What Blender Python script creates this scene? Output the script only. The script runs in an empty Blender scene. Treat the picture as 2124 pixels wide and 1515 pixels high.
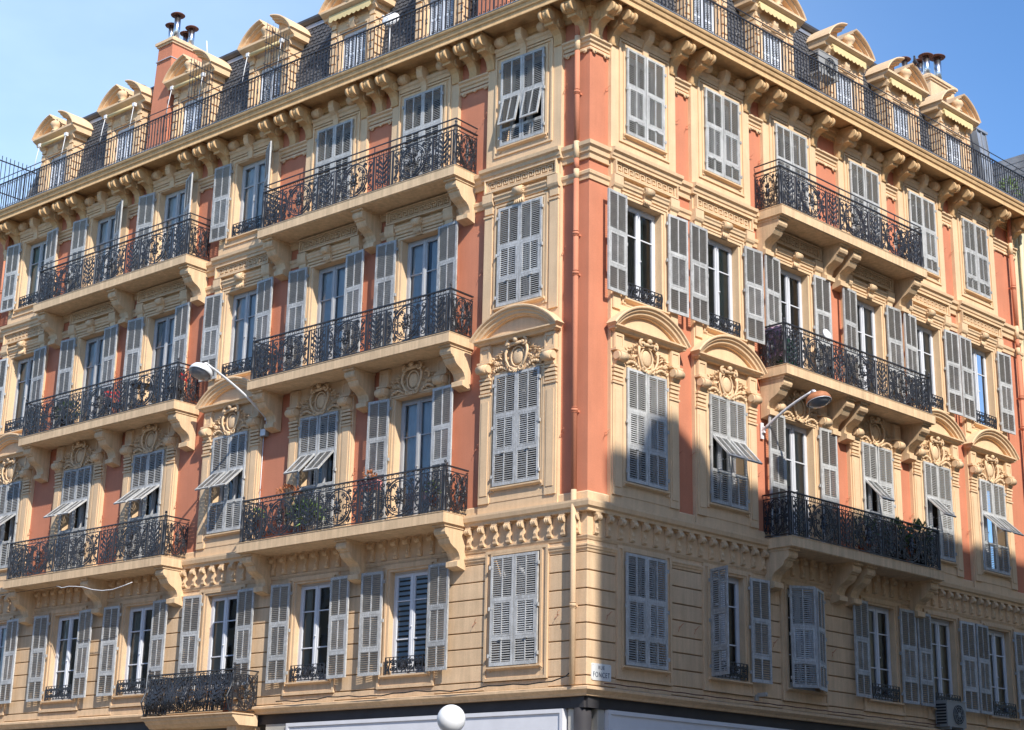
import bpy, math, random
from mathutils import Matrix, Vector
random.seed(7)
scene = bpy.context.scene
R = math.radians
PI = math.pi

# ------------------------------------------------------------------ camera
SC = 1.55
cam_d = bpy.data.cameras.new('camera')
cam = bpy.data.objects.new('camera', cam_d)
scene.collection.objects.link(cam)
scene.camera = cam
CAMP = Vector((18.9317, -24.5477, 1.6))
yaw, pitch, roll = R(40.41455), R(16.78277), R(1.13852)
fw = Vector((-math.sin(yaw)*math.cos(pitch), math.cos(yaw)*math.cos(pitch), math.sin(pitch)))
rt = Vector((math.cos(yaw), math.sin(yaw), 0))
up = rt.cross(fw)
rr = math.cos(roll)*rt + math.sin(roll)*up
uu = -math.sin(roll)*rt + math.cos(roll)*up
M = Matrix.Identity(4)
for i in range(3):
    M[i][0] = rr[i]; M[i][1] = uu[i]; M[i][2] = -fw[i]; M[i][3] = CAMP[i]
cam.matrix_world = M
cam_d.sensor_fit = 'HORIZONTAL'
cam_d.sensor_width = 36
cam_d.lens = 3401.71/2124*36
cam_d.clip_start = .1
cam_d.clip_end = 2000
scene.render.resolution_x = 1024
scene.render.resolution_y = 730

# ------------------------------------------------------------------ light
SUN = Vector((.686, -.343, .640)).normalized()
sun_el = math.asin(SUN.z)
sun_az = math.atan2(SUN.x, SUN.y)          # clockwise from +Y
W = bpy.data.worlds.new('World')
scene.world = W
W.use_nodes = True
nt = W.node_tree
nt.nodes.clear()
sky = nt.nodes.new('ShaderNodeTexSky')
sky.sky_type = 'NISHITA'
sky.sun_disc = False
sky.sun_elevation = sun_el
sky.sun_rotation = sun_az
sky.altitude = 20
sky.air_density = .85
sky.dust_density = .25
sky.ozone_density = 4.0
bg = nt.nodes.new('ShaderNodeBackground')
bg.inputs[1].default_value = .15
wo = nt.nodes.new('ShaderNodeOutputWorld')
# thin high haze that thickens towards the west (left of the view)
tcw = nt.nodes.new('ShaderNodeTexCoord')
dotn = nt.nodes.new('ShaderNodeVectorMath'); dotn.operation = 'DOT_PRODUCT'
dotn.inputs[1].default_value = (-.985, .17, 0)
nt.links.new(tcw.outputs['Generated'], dotn.inputs[0])
mr = nt.nodes.new('ShaderNodeMapRange')
mr.inputs[1].default_value = .42; mr.inputs[2].default_value = .97
mr.inputs[3].default_value = 0; mr.inputs[4].default_value = .42
mr.interpolation_type = 'SMOOTHSTEP'
nt.links.new(dotn.outputs['Value'], mr.inputs[0])
mixs = nt.nodes.new('ShaderNodeMix'); mixs.data_type = 'RGBA'
cn = nt.nodes.new('ShaderNodeTexNoise'); cn.inputs['Scale'].default_value = 2.2; cn.inputs['Detail'].default_value = 6; cn.inputs['Roughness'].default_value = .55
cmap = nt.nodes.new('ShaderNodeMapping'); cmap.inputs['Scale'].default_value = (1, 1, 2.2)
nt.links.new(tcw.outputs['Generated'], cmap.inputs[0]); nt.links.new(cmap.outputs[0], cn.inputs['Vector'])
cr = nt.nodes.new('ShaderNodeMapRange'); cr.inputs[1].default_value = .35; cr.inputs[2].default_value = .70; cr.inputs[3].default_value = .75; cr.inputs[4].default_value = 1.35
nt.links.new(cn.outputs[0], cr.inputs[0])
cm = nt.nodes.new('ShaderNodeMath'); cm.operation = 'MULTIPLY'
nt.links.new(mr.outputs[0], cm.inputs[0]); nt.links.new(cr.outputs[0], cm.inputs[1])
nt.links.new(cm.outputs[0], mixs.inputs[0])
hs = nt.nodes.new('ShaderNodeHueSaturation'); hs.inputs['Saturation'].default_value = 1.12
nt.links.new(sky.outputs[0], hs.inputs['Color']); nt.links.new(hs.outputs[0], mixs.inputs[6])
mixs.inputs[7].default_value = (5.6, 6.9, 8.0, 1)
nt.links.new(mixs.outputs[2], bg.inputs[0])
nt.links.new(bg.outputs[0], wo.inputs[0])

sl = bpy.data.lights.new('sun', 'SUN')
sl.energy = 3.7
sl.angle = R(.53)
sl.color = (1, .95, .87)
so = bpy.data.objects.new('sun', sl)
scene.collection.objects.link(so)
so.location = (40, -30, 50)
so.rotation_euler = SUN.to_track_quat('Z', 'Y').to_euler()
vs = scene.view_settings
vs.view_transform = 'Standard'
vs.look = 'None'
vs.exposure = .76
vs.gamma = 1
vs.use_curve_mapping = False
scene.render.engine = 'CYCLES'
scene.cycles.max_bounces = 7
scene.cycles.transparent_max_bounces = 10

# ------------------------------------------------------------------ materials
def nodes(name):
    m = bpy.data.materials.new(name)
    m.use_nodes = True
    n = m.node_tree
    b = n.nodes['Principled BSDF']
    return m, n, b

def mat(name, col, rough=.85, metal=0, var=.1, scale=3.0, bump=.0, bscale=120, streak=0., grain=.0, spec=.3, dirt=None, objvar=0., flake=0., flakecol=(.6,.62,.64)):
    """procedural material: base colour, broad mottling, vertical rain streaks, fine bump"""
    m, n, b = nodes(name)
    L = n.links
    geo = n.nodes.new('ShaderNodeNewGeometry')
    pos = geo.outputs['Position']
    rgb = n.nodes.new('ShaderNodeRGB'); rgb.outputs[0].default_value = (*col, 1)
    cur = rgb.outputs[0]
    def mul(cur, fac_out, lo, hi):
        r_ = n.nodes.new('ShaderNodeMapRange')
        r_.inputs[1].default_value = .3; r_.inputs[2].default_value = .7
        r_.inputs[3].default_value = lo; r_.inputs[4].default_value = hi
        L.new(fac_out, r_.inputs[0])
        v = n.nodes.new('ShaderNodeVectorMath'); v.operation = 'SCALE'
        L.new(cur, v.inputs[0]); L.new(r_.outputs[0], v.inputs['Scale'])
        return v.outputs[0]
    if var:
        no = n.nodes.new('ShaderNodeTexNoise'); no.inputs['Scale'].default_value = scale; no.inputs['Detail'].default_value = 5
        L.new(pos, no.inputs['Vector'])
        cur = mul(cur, no.outputs[0], 1-var, 1+var)
    if grain:
        no = n.nodes.new('ShaderNodeTexNoise'); no.inputs['Scale'].default_value = 45; no.inputs['Detail'].default_value = 3
        L.new(pos, no.inputs['Vector'])
        cur = mul(cur, no.outputs[0], 1-grain, 1+grain)
    if streak:
        mp = n.nodes.new('ShaderNodeMapping'); mp.inputs['Scale'].default_value = (6, 6, .45)
        L.new(pos, mp.inputs[0])
        no = n.nodes.new('ShaderNodeTexNoise'); no.inputs['Scale'].default_value = 1.6; no.inputs['Detail'].default_value = 6; no.inputs['Roughness'].default_value = .65
        L.new(mp.outputs[0], no.inputs['Vector'])
        cur = mul(cur, no.outputs[0], 1-streak, 1+streak*.35)
    if objvar:
        oi = n.nodes.new('ShaderNodeObjectInfo')
        r_ = n.nodes.new('ShaderNodeMapRange')
        r_.inputs[3].default_value = 1-objvar; r_.inputs[4].default_value = 1+objvar
        L.new(oi.outputs['Random'], r_.inputs[0])
        v = n.nodes.new('ShaderNodeVectorMath'); v.operation = 'SCALE'
        L.new(cur, v.inputs[0]); L.new(r_.outputs[0], v.inputs['Scale'])
        cur = v.outputs[0]
    if flake:
        no = n.nodes.new('ShaderNodeTexNoise'); no.inputs['Scale'].default_value = 26; no.inputs['Detail'].default_value = 6; no.inputs['Roughness'].default_value = .7
        mp = n.nodes.new('ShaderNodeMapping'); mp.inputs['Scale'].default_value = (1, 1, .35)
        L.new(pos, mp.inputs[0]); L.new(mp.outputs[0], no.inputs['Vector'])
        r_ = n.nodes.new('ShaderNodeMapRange')
        r_.inputs[1].default_value = .52; r_.inputs[2].default_value = .62; r_.inputs[4].default_value = flake
        L.new(no.outputs[0], r_.inputs[0])
        mx = n.nodes.new('ShaderNodeMix'); mx.data_type = 'RGBA'
        L.new(r_.outputs[0], mx.inputs[0]); L.new(cur, mx.inputs[6]); mx.inputs[7].default_value = (*flakecol, 1)
        cur = mx.outputs[2]
    L.new(cur, b.inputs['Base Color'])
    b.inputs['Roughness'].default_value = rough
    b.inputs['Metallic'].default_value = metal
    b.inputs['Specular IOR Level'].default_value = spec
    if bump:
        no = n.nodes.new('ShaderNodeTexNoise'); no.inputs['Scale'].default_value = bscale; no.inputs['Detail'].default_value = 4
        L.new(pos, no.inputs['Vector'])
        bp = n.nodes.new('ShaderNodeBump'); bp.inputs['Strength'].default_value = bump; bp.inputs['Distance'].default_value = .01
        L.new(no.outputs[0], bp.inputs['Height']); L.new(bp.outputs[0], b.inputs['Normal'])
    return m

CREAM = (.72, .505, .305)
M_cream = mat('cream_stucco', CREAM, .9, var=.05, bump=.35, bscale=90, streak=.11, grain=.05)
M_cream2 = mat('cream_ornament', (.72, .51, .31), .9, var=.08, bump=.3, bscale=60, streak=.16, grain=.12)
M_tan = mat('tan_stucco', (.68, .475, .29), .9, var=.06, bump=.4, bscale=90, streak=.16, grain=.06, objvar=.045)
M_tanj = mat('dark_joint_stucco', (.38, .25, .14), .95, var=.06)  # darker stucco of the first-floor base wall, showing in the block joints
M_salmon = mat('salmon_stucco', (.56, .212, .120), .9, var=.09, scale=1.1, bump=.45, bscale=70, streak=.06, grain=.05)
M_slab = mat('balcony_stucco', (.71, .50, .30), .9, var=.07, bump=.3, bscale=80, streak=.24, grain=.06)
M_soff = mat('cornice_stucco', (.65, .42, .21), .9, var=.09, bump=.3, bscale=60, streak=.18, grain=.07)
M_shut = mat('weathered_grey_paint', (.41, .405, .39), .7, var=.18, scale=4, grain=.18, objvar=.16, flake=.7, flakecol=(.56, .57, .57), bump=.2)
M_slat = mat('louvre_grey_paint', (.335, .325, .305), .75, var=.10, scale=9, grain=.10, objvar=.08)
M_iron = mat('black_wrought_iron', (.022, .023, .028), .45, metal=.0, var=.3, spec=.6, grain=.3)
M_white = mat('white_window_paint', (.62, .63, .66), .5, var=.05, objvar=.06)
M_greyw = mat('grey_window_paint', (.44, .44, .44), .6, var=.08, objvar=.1)
M_slate = mat('slate', (.085, .085, .09), .6, var=.35, scale=14, grain=.3, spec=.5)
M_zinc = mat('zinc_sheet', (.36, .38, .41), .45, metal=.5, var=.2, scale=2)
M_gutter = mat('dark_gutter', (.06, .06, .065), .5, metal=.3, var=.2)
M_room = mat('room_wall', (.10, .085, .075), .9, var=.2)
M_steel = mat('stainless_flue', (.62, .62, .63), .28, metal=1., var=.08)
M_rust = mat('rusty_metal', (.13, .055, .04), .8, var=.35, scale=20)
M_lampw = mat('white_lamp_enamel', (.72, .73, .74), .4, var=.06)
M_lampo = mat('rust_orange_lamp', (.42, .17, .08), .6, var=.2, scale=12)
M_galv = mat('galvanised_steel', (.55, .56, .58), .45, metal=.4, var=.12)
M_dark = mat('dark_fascia', (.045, .042, .045), .6, var=.15)
M_lgrey = mat('light_grey_panel', (.66, .66, .69), .55, var=.05)
M_beige = mat('beige_pillar', (.42, .40, .36), .6, var=.08)
M_asph = mat('asphalt', (.085, .08, .075), .9, var=.2, scale=1.5, bump=.5, bscale=60, grain=.25)
M_pave = mat('pavement_stone', (.33, .29, .24), .9, var=.12, scale=1.2, bump=.3, grain=.1)
M_kerb = mat('kerb_stone', (.33, .32, .30), .9, var=.12)
M_line = mat('road_paint', (.75, .75, .73), .7, var=.1)
M_terra = mat('terracotta', (.38, .13, .07), .8, var=.15)
M_pink = mat('pink_pot', (.62, .25, .24), .6, var=.1)
M_leaf = mat('leaf_green', (.06, .11, .03), .6, var=.4, scale=30, objvar=.1)
M_leafl = mat('leaf_light_green', (.17, .26, .07), .6, var=.3, scale=30)
M_leafo = mat('orange_leaves', (.42, .15, .06), .7, var=.35, scale=40)
M_stem = mat('stem', (.08, .06, .03), .9)
M_red = mat('red_plastic', (.40, .03, .03), .5, var=.1)
M_green = mat('green_bag', (.01, .10, .05), .6, var=.2)
M_lilac = mat('lilac_cloth', (.50, .33, .45), .9, var=.1)
M_black = mat('black_plastic', (.015, .015, .017), .5, var=.2)
M_wht = mat('white_plastic', (.72, .72, .72), .45, var=.04)
M_acg = mat('air_conditioner_casing', (.30, .29, .27), .55, var=.06)
M_awn = mat('yellow_canvas', (.68, .53, .27), .9, var=.06)
M_bird = mat('pigeon_feathers', (.07, .07, .085), .8, var=.3)
M_blind = mat('blue_white_blind', (.60, .72, .80), .7, var=.05)
M_nbcream = mat('pale_yellow_stucco', (.66, .58, .38), .9, var=.06, streak=.12, bump=.3)
M_opp = mat('opposite_stucco', (.66, .54, .38), .9, var=.08, streak=.1)
M_curt = mat('white_curtain', (.74, .73, .71), .9, var=.08, scale=4)
M_curtg = mat('pale_green_curtain', (.33, .42, .36), .9, var=.08)
M_curtb = mat('beige_curtain', (.52, .47, .38), .9, var=.1)
M_sign = mat('white_enamel_sign', (.70, .70, .68), .4, var=.05)
M_ink = mat('blue_grey_lettering', (.06, .08, .12), .6, var=.1)

def glassmat():
    m, n, b = nodes('window_glass')
    L = n.links
    out = n.nodes['Material Output']
    n.nodes.remove(b)
    tr = n.nodes.new('ShaderNodeBsdfTransparent'); tr.inputs[0].default_value = (.80, .84, .86, 1)
    gl = n.nodes.new('ShaderNodeBsdfGlossy'); gl.inputs[0].default_value = (.95, .97, 1, 1); gl.inputs['Roughness'].default_value = .02
    fr = n.nodes.new('ShaderNodeFresnel'); fr.inputs[0].default_value = 1.6
    geo = n.nodes.new('ShaderNodeNewGeometry')
    no = n.nodes.new('ShaderNodeTexNoise'); no.inputs['Scale'].default_value = 1.3
    bp = n.nodes.new('ShaderNodeBump'); bp.inputs['Strength'].default_value = .25; bp.inputs['Distance'].default_value = .02
    L.new(geo.outputs['Position'], no.inputs['Vector']); L.new(no.outputs[0], bp.inputs['Height']); L.new(bp.outputs[0], gl.inputs['Normal'])
    mx = n.nodes.new('ShaderNodeMixShader')
    L.new(fr.outputs[0], mx.inputs[0]); L.new(tr.outputs[0], mx.inputs[1]); L.new(gl.outputs[0], mx.inputs[2])
    L.new(mx.outputs[0], out.inputs[0])
    return m
M_glass = glassmat()

# ------------------------------------------------------------------ mesh builder
# local facade frame: x = viewer's right, o = outwards (mesh y = -o), z = up
class MB:
    def __init__(s):
        s.v = []; s.f = []; s.sm = []
    def quad(s, *pts, smooth=False):
        b = len(s.v); s.v += [tuple(p) for p in pts]; s.f.append(tuple(range(b, b+len(pts)))); s.sm.append(smooth)
    def box(s, x0, x1, o0, o1, z0, z1):
        if x0 > x1: x0, x1 = x1, x0
        if o0 > o1: o0, o1 = o1, o0
        if z0 > z1: z0, z1 = z1, z0
        b = len(s.v); y0, y1 = -o1, -o0
        s.v += [(x0,y0,z0),(x1,y0,z0),(x1,y1,z0),(x0,y1,z0),(x0,y0,z1),(x1,y0,z1),(x1,y1,z1),(x0,y1,z1)]
        for q in ((0,3,2,1),(4,5,6,7),(0,1,5,4),(1,2,6,5),(2,3,7,6),(3,0,4,7)):
            s.f.append(tuple(b+i for i in q)); s.sm.append(False)
    def ring(s, x0, x1, z0, z1, hx0, hx1, hz0, hz1, o0, o1):
        s.box(x0, hx0, o0, o1, z0, z1); s.box(hx1, x1, o0, o1, z0, z1)
        if hz1 < z1: s.box(hx0, hx1, o0, o1, hz1, z1)
        if hz0 > z0: s.box(hx0, hx1, o0, o1, z0, hz0)
    def prof(s, pts, x0, x1, m0=0, m1=0, smooth=False, cap=True):
        """closed profile of (o, z) swept along x, ends at x + m*o"""
        n = len(pts); b = len(s.v)
        for (o, z) in pts: s.v.append((x0+m0*o, -o, z))
        for (o, z) in pts: s.v.append((x1+m1*o, -o, z))
        for i in range(n):
            j = (i+1) % n
            s.f.append((b+i, b+n+i, b+n+j, b+j)); s.sm.append(smooth)
        if cap:
            s.f.append(tuple(b+i for i in range(n))); s.sm.append(False)
            s.f.append(tuple(b+n+i for i in reversed(range(n)))); s.sm.append(False)
    def poly(s, pts, o0, o1):
        """closed polygon of (x, z) extruded between two outward distances"""
        n = len(pts); b = len(s.v)
        for (x, z) in pts: s.v.append((x, -o0, z))
        for (x, z) in pts: s.v.append((x, -o1, z))
        for i in range(n):
            j = (i+1) % n
            s.f.append((b+i, b+j, b+n+j, b+n+i)); s.sm.append(False)
        s.f.append(tuple(b+i for i in reversed(range(n)))); s.sm.append(False)
        s.f.append(tuple(b+n+i for i in range(n))); s.sm.append(False)
    def tube(s, pts, r, n=4, taper=None, cap=True, smooth=True, closed=False):
        P = [Vector(p) for p in pts]; k = len(P); b = len(s.v)
        ref = None
        for i, p in enumerate(P):
            if closed: t = P[(i+1) % k]-P[i-1]
            else: t = P[min(i+1, k-1)]-P[max(i-1, 0)]
            if t.length < 1e-9: t = Vector((0, 0, 1))
            t.normalize()
            if ref is None:
                ref = Vector((0, 1, 0)) if abs(t.y) < .9 else Vector((1, 0, 0))
            u = ref-t*ref.dot(t)
            if u.length < 1e-6: u = t.orthogonal()
            u.normalize(); ref = u; w = t.cross(u)
            rad = r if taper is None else taper[i] if isinstance(taper, (list, tuple)) else r+(taper-r)*i/max(1, k-1)
            for a in range(n):
                th = 2*PI*a/n + PI/n
                s.v.append(tuple(p+rad*(math.cos(th)*u+math.sin(th)*w)))
        seg = k if closed else k-1
        for i in range(seg):
            i2 = (i+1) % k
            for a in range(n):
                c = (a+1) % n
                s.f.append((b+i*n+a, b+i*n+c, b+i2*n+c, b+i2*n+a)); s.sm.append(smooth)
        if cap and not closed:
            s.f.append(tuple(b+a for a in reversed(range(n)))); s.sm.append(False)
            s.f.append(tuple(b+(k-1)*n+a for a in range(n))); s.sm.append(False)
    def cyl(s, p0, p1, r, n=12, r1=None, smooth=True):
        s.tube([p0, p1], r, n, taper=[r, r if r1 is None else r1], smooth=smooth)
    def ell(s, c, r, nu=10, nv=6):
        b = len(s.v); cx, cy, cz = c; rx, ry, rz = r
        s.v.append((cx, cy, cz-rz))
        for j in range(1, nv):
            ph = -PI/2+PI*j/nv
            for i in range(nu):
                th = 2*PI*i/nu
                s.v.append((cx+rx*math.cos(ph)*math.cos(th), cy+ry*math.cos(ph)*math.sin(th), cz+rz*math.sin(ph)))
        s.v.append((cx, cy, cz+rz)); e = len(s.v)-1
        for i in range(nu):
            s.f.append((b, b+1+(i+1) % nu, b+1+i)); s.sm.append(True)
            s.f.append((e, e-nu+i, e-nu+(i+1) % nu)); s.sm.append(True)
        for j in range(nv-2):
            for i in range(nu):
                a = b+1+j*nu+i; c2 = b+1+j*nu+(i+1) % nu
                s.f.append((a, c2, c2+nu, a+nu)); s.sm.append(True)
    def leaf(s, p, d, ln, w, th=.012, nrm=(0, -1, 0)):
        """a pointed leaf with a raised midrib"""
        p = Vector(p); d = Vector(d).normalized(); n_ = Vector(nrm).normalized()
        sd = d.cross(n_)
        if sd.length < 1e-5: sd = d.orthogonal()
        sd.normalize(); n_ = sd.cross(d)
        mid = p+d*ln*.45
        b = len(s.v)
        s.v += [tuple(p), tuple(mid+sd*w/2), tuple(p+d*ln), tuple(mid-sd*w/2), tuple(mid+n_*th), tuple(mid-n_*th*.3)]
        for q in ((0,1,4),(1,2,4),(2,3,4),(3,0,4),(0,3,5),(3,2,5),(2,1,5),(1,0,5)):
            s.f.append(tuple(b+i for i in q)); s.sm.append(False)
    def lathe(s, c, prof, n=12, smooth=True):
        """profile of (radius, height) turned about a vertical axis at c"""
        b = len(s.v); cx, cy, cz = c
        for (r, z) in prof:
            for i in range(n):
                th = 2*PI*i/n; s.v.append((cx+r*math.cos(th), cy+r*math.sin(th), cz+z))
        for j in range(len(prof)-1):
            for i in range(n):
                a = b+j*n+i; c2 = b+j*n+(i+1) % n
                s.f.append((a, c2, c2+n, a+n)); s.sm.append(smooth)
        s.f.append(tuple(b+i for i in reversed(range(n)))); s.sm.append(False)
        e = b+(len(prof)-1)*n
        s.f.append(tuple(e+i for i in range(n))); s.sm.append(False)
    def add(s, o, dx=0, dy=0, dz=0, mx=1, rz=0, sx=1., sz=1.):
        b = len(s.v); c_, s_ = math.cos(rz), math.sin(rz)
        for (x, y, z) in o.v:
            x *= mx*sx; z *= sz
            s.v.append((x*c_-y*s_+dx, x*s_+y*c_+dy, z+dz))
        for f in o.f:
            f = tuple(b+i for i in f); s.f.append(f if mx > 0 else f[::-1])
        s.sm += o.sm
    def mesh(s, name, m):
        me = bpy.data.meshes.new(name)
        me.from_pydata(s.v, [], s.f)
        me.polygons.foreach_set('use_smooth', s.sm)
        if m: me.materials.append(m)
        me.update()
        return me

COL = scene.collection
def link(name, data, parent=None, mtx=None, **props):
    o = bpy.data.objects.new(name, data)
    COL.objects.link(o)
    if parent: o.parent = parent
    if mtx is not None: o.matrix_basis = mtx
    for k, v in props.items(): o[k] = v
    return o
def obj(name, mb, m, parent=None, mtx=None, **props):
    return link(name, mb.mesh(name, m), parent, mtx, **props)
def thing(name, label, cat, mtx=None, group=None):
    o = link(name, None, None, mtx)
    o['label'] = label; o['category'] = cat
    if group: o['group'] = group
    return o
T = Matrix.Translation
ANG = math.atan2(.99465625, .10324217)
SIDE = {'L': Matrix.Identity(4), 'R': Matrix.Rotation(ANG, 4, 'Z')}
SG = {'L': -1, 'R': 1}
def at(side, x, o=0, z=0):               # x is the local coordinate
    return SIDE[side] @ T((x, -o, z))
def world(side, x, o, z):
    return (SIDE[side] @ Vector((x, -o, z)))
MIT = .9016                              # corner mitre

# ------------------------------------------------------------------ main dimensions
WX = {'L': [-1.705, -4.635, -7.51, -10.556, -13.63, -16.56, -19.72], 'R': [1.59, 4.18, 6.76, 9.74, 12.33, 14.90]}
XE = {'L': -21.35, 'R': 17.2}
BAL = {'L': [(-9.30, -3.02), (-18.42, -11.95)], 'R': [(5.42, 11.32)]}
HW = .54; LW = .60
FLO = {1: (5.20, 7.36), 2: (8.78, 11.11), 3: (12.60, 14.79), 4: (16.23, 18.24)}
SLABZ = {2: 8.27, 3: 12.06, 4: 15.80}
PLATE = {1: (4.92, 7.49), 2: (8.25, 11.83), 3: (11.83, 15.54), 4: (15.78, 18.62)}
FW = 1.03
def inbal(side, x):
    return any(a < x < b for a, b in BAL[side])

B = thing('apartment_building', 'large salmon and cream corner apartment building with balconies, grey shutters and a slate mansard roof', 'building')

# ------------------------------------------------------------------ walls
def wall_with_holes(side, x0, x1, z0, z1, holes, o0, o1):
    mb = MB()
    xs = sorted({x0, x1, *[h[0] for h in holes], *[h[1] for h in holes]})
    zs = sorted({z0, z1, *[h[2] for h in holes], *[h[3] for h in holes]})
    for i in range(len(xs)-1):
        run = None
        for j in range(len(zs)-1):
            cx, cz = (xs[i]+xs[i+1])/2, (zs[j]+zs[j+1])/2
            solid = not any(h[0] < cx < h[1] and h[2] < cz < h[3] for h in holes)
            if solid and run is None: run = zs[j]
            if (not solid) and run is not None:
                mb.box(xs[i], xs[i+1], o0, o1, run, zs[j]); run = None
        if run is not None: mb.box(xs[i], xs[i+1], o0, o1, run, z1)
    return mb
for sd in 'LR':
    x0, x1 = (XE['L'], 0) if sd == 'L' else (0, XE['R'])
    hl = []
    for x in WX[sd]:
        for fl in (2, 3, 4):
            a, b = PLATE[fl]
            hl.append((x-.8, x+.8, FLO[fl][0]-.55 if fl > 2 else 8.25, FLO[fl][1]+.12))
    mb = wall_with_holes(sd, x0, x1, 8.0, 18.9, hl, -.30, 0)
    obj('wall', mb, M_salmon, B, SIDE[sd], label='salmon stucco wall of the upper floors')
    hl = [(x-.7, x+.7, 5.0, 7.42) for x in WX[sd]]
    mb = wall_with_holes(sd, x0, x1, 4.55, 8.0, hl, -.30, -.012)
    obj('wall', mb, M_tanj, B, SIDE[sd], label='tan stucco wall of the first floor')
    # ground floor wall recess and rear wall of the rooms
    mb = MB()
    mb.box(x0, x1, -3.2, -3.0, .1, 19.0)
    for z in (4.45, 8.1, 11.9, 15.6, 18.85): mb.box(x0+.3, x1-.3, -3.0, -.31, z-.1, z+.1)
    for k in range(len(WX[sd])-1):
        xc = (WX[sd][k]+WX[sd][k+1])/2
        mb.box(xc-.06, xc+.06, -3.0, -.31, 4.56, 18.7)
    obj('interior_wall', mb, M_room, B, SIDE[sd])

# ------------------------------------------------------------------ string courses, ledges, cornice
def run(name, prof, m, side, xa=None, xb=None, mitre=True, **kw):
    mb = MB()
    if side == 'L': a, b = (XE['L'] if xa is None else xa), (0 if xb is None else xb); m0, m1 = 0, (MIT if mitre and xb is None else 0)
    else: a, b = (0 if xa is None else xa), (XE['R'] if xb is None else xb); m0, m1 = (-MIT if mitre and xa is None else 0), 0
    mb.prof(prof, a, b, m0, m1)
    return obj(name, mb, m, B, SIDE[side], **kw)
for sd in 'LR':
    # ledge under the first floor
    run('string_course', [(-.05, 4.555), (.04, 4.555), (.06, 4.60), (.12, 4.64), (.15, 4.66), (.15, 4.705), (.02, 4.74), (-.05, 4.74)], M_tan, sd)
    # ledge over the corbel row
    run('string_course', [(-.05, 8.035), (.14, 8.035), (.145, 8.09), (.19, 8.12), (.21, 8.20), (.21, 8.245), (.05, 8.275), (-.05, 8.275)], M_cream, sd)
    run('string_course', [(-.05, 7.50), (.035, 7.50), (.045, 7.53), (.06, 7.56), (.06, 7.58), (-.05, 7.58)], M_tan, sd)
    run('corbel_band', [(-.05, 7.58), (.03, 7.58), (.03, 8.035), (-.05, 8.035)], M_cream, sd)
    # base course of the second floor piers
    run('base_course', [(-.05, 8.275), (.05, 8.275), (.05, 8.42), (.03, 8.445), (-.05, 8.445)], M_cream, sd)
    # string A between third and fourth floors
    run('string_course', [(-.05, 15.40), (.05, 15.40), (.06, 15.50), (.10, 15.53), (.11, 15.62), (.16, 15.66), (.17, 15.74), (.03, 15.78), (-.05, 15.78)], M_cream, sd)
    run('string_course', [(-.05, 14.95), (.03, 14.95), (.04, 15.03), (.07, 15.06), (.08, 15.12), (.03, 15.16), (-.05, 15.16)], M_cream, sd)
    for x in WX[sd]:
        if not inbal(sd, x):
            run('string_course', [(.05, 15.53), (.17, 15.53), (.175, 15.575), (.20, 15.59), (.21, 15.66), (.26, 15.69), (.27, 15.76), (.10, 15.80), (.05, 15.80)], M_cream, sd, x-FW-.06, x+FW+.06, mitre=False)
    # capital band on the fourth floor piers
    bands = []
    w = WX[sd]
    xs = sorted(w)
    edges = [x0 for x0 in ()]
    if sd == 'L': segs = [(xs[i]+FW, xs[i+1]-FW) for i in range(len(xs)-1)]+[(xs[-1]+FW, None)]+[(XE['L'], xs[0]-FW)]
    else: segs = [(None, xs[0]-FW)]+[(xs[i]+FW, xs[i+1]-FW) for i in range(len(xs)-1)]+[(xs[-1]+FW, XE['R'])]
    for a, b in segs:
        mb = MB()
        aa = 0 if a is None else a; bb = 0 if b is None else b
        m0 = -MIT if a is None else 0; m1 = MIT if b is None else 0
        mb.prof([(-.05, 17.97), (.03, 17.97), (.035, 18.03), (.07, 18.05), (.075, 18.10), (.12, 18.13), (.12, 18.17), (-.05, 18.17)], aa, bb, m0, m1)
        mb.prof([(-.05, 17.87), (.045, 17.87), (.05, 17.90), (.045, 17.93), (-.05, 17.93)], aa, bb, m0, m1)
        for xe, d in ((a, 1), (b, -1)):
            xq = (0 if xe is None else xe)+d*(.12 if xe is not None else .10)
            for rr_ in (.055, .03):
                mb.cyl((xq, -.02, 17.86), (xq, -.06-.03*(rr_ < .05), 17.86), rr_, 12)
        if bb-aa > .7 and a is not None and b is not None: mb.cyl(((aa+bb)/2, -.02, 17.87), ((aa+bb)/2, -.06, 17.88), .045, 12)
        obj('pier_capital', mb, M_cream, B, SIDE[sd])
    # roof cornice with its soffit
    cor = [(-.28, 18.95), (.60, 18.95), (.60, 18.90), (.66, 18.885), (.66, 18.835), (.70, 18.83), (.70, 18.86), (.685, 18.885), (.685, 18.955), (.72, 18.975), (.735, 19.03), (.735, 19.055), (.765, 19.07), (.78, 19.10), (.78, 19.135), (-.28, 19.155)]
    run('cornice', cor, M_soff, sd)
    run('cornice_bed', [(-.05, 18.62), (.05, 18.62), (.06, 18.70), (.10, 18.72), (.12, 18.80), (.15, 18.82), (.15, 18.95), (-.05, 18.95)], M_soff, sd)
    run('cornice_flashing', [(.30, 19.145), (.785, 19.137), (.792, 19.137), (.792, 19.152), (.30, 19.165)], M_zinc, sd)

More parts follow.
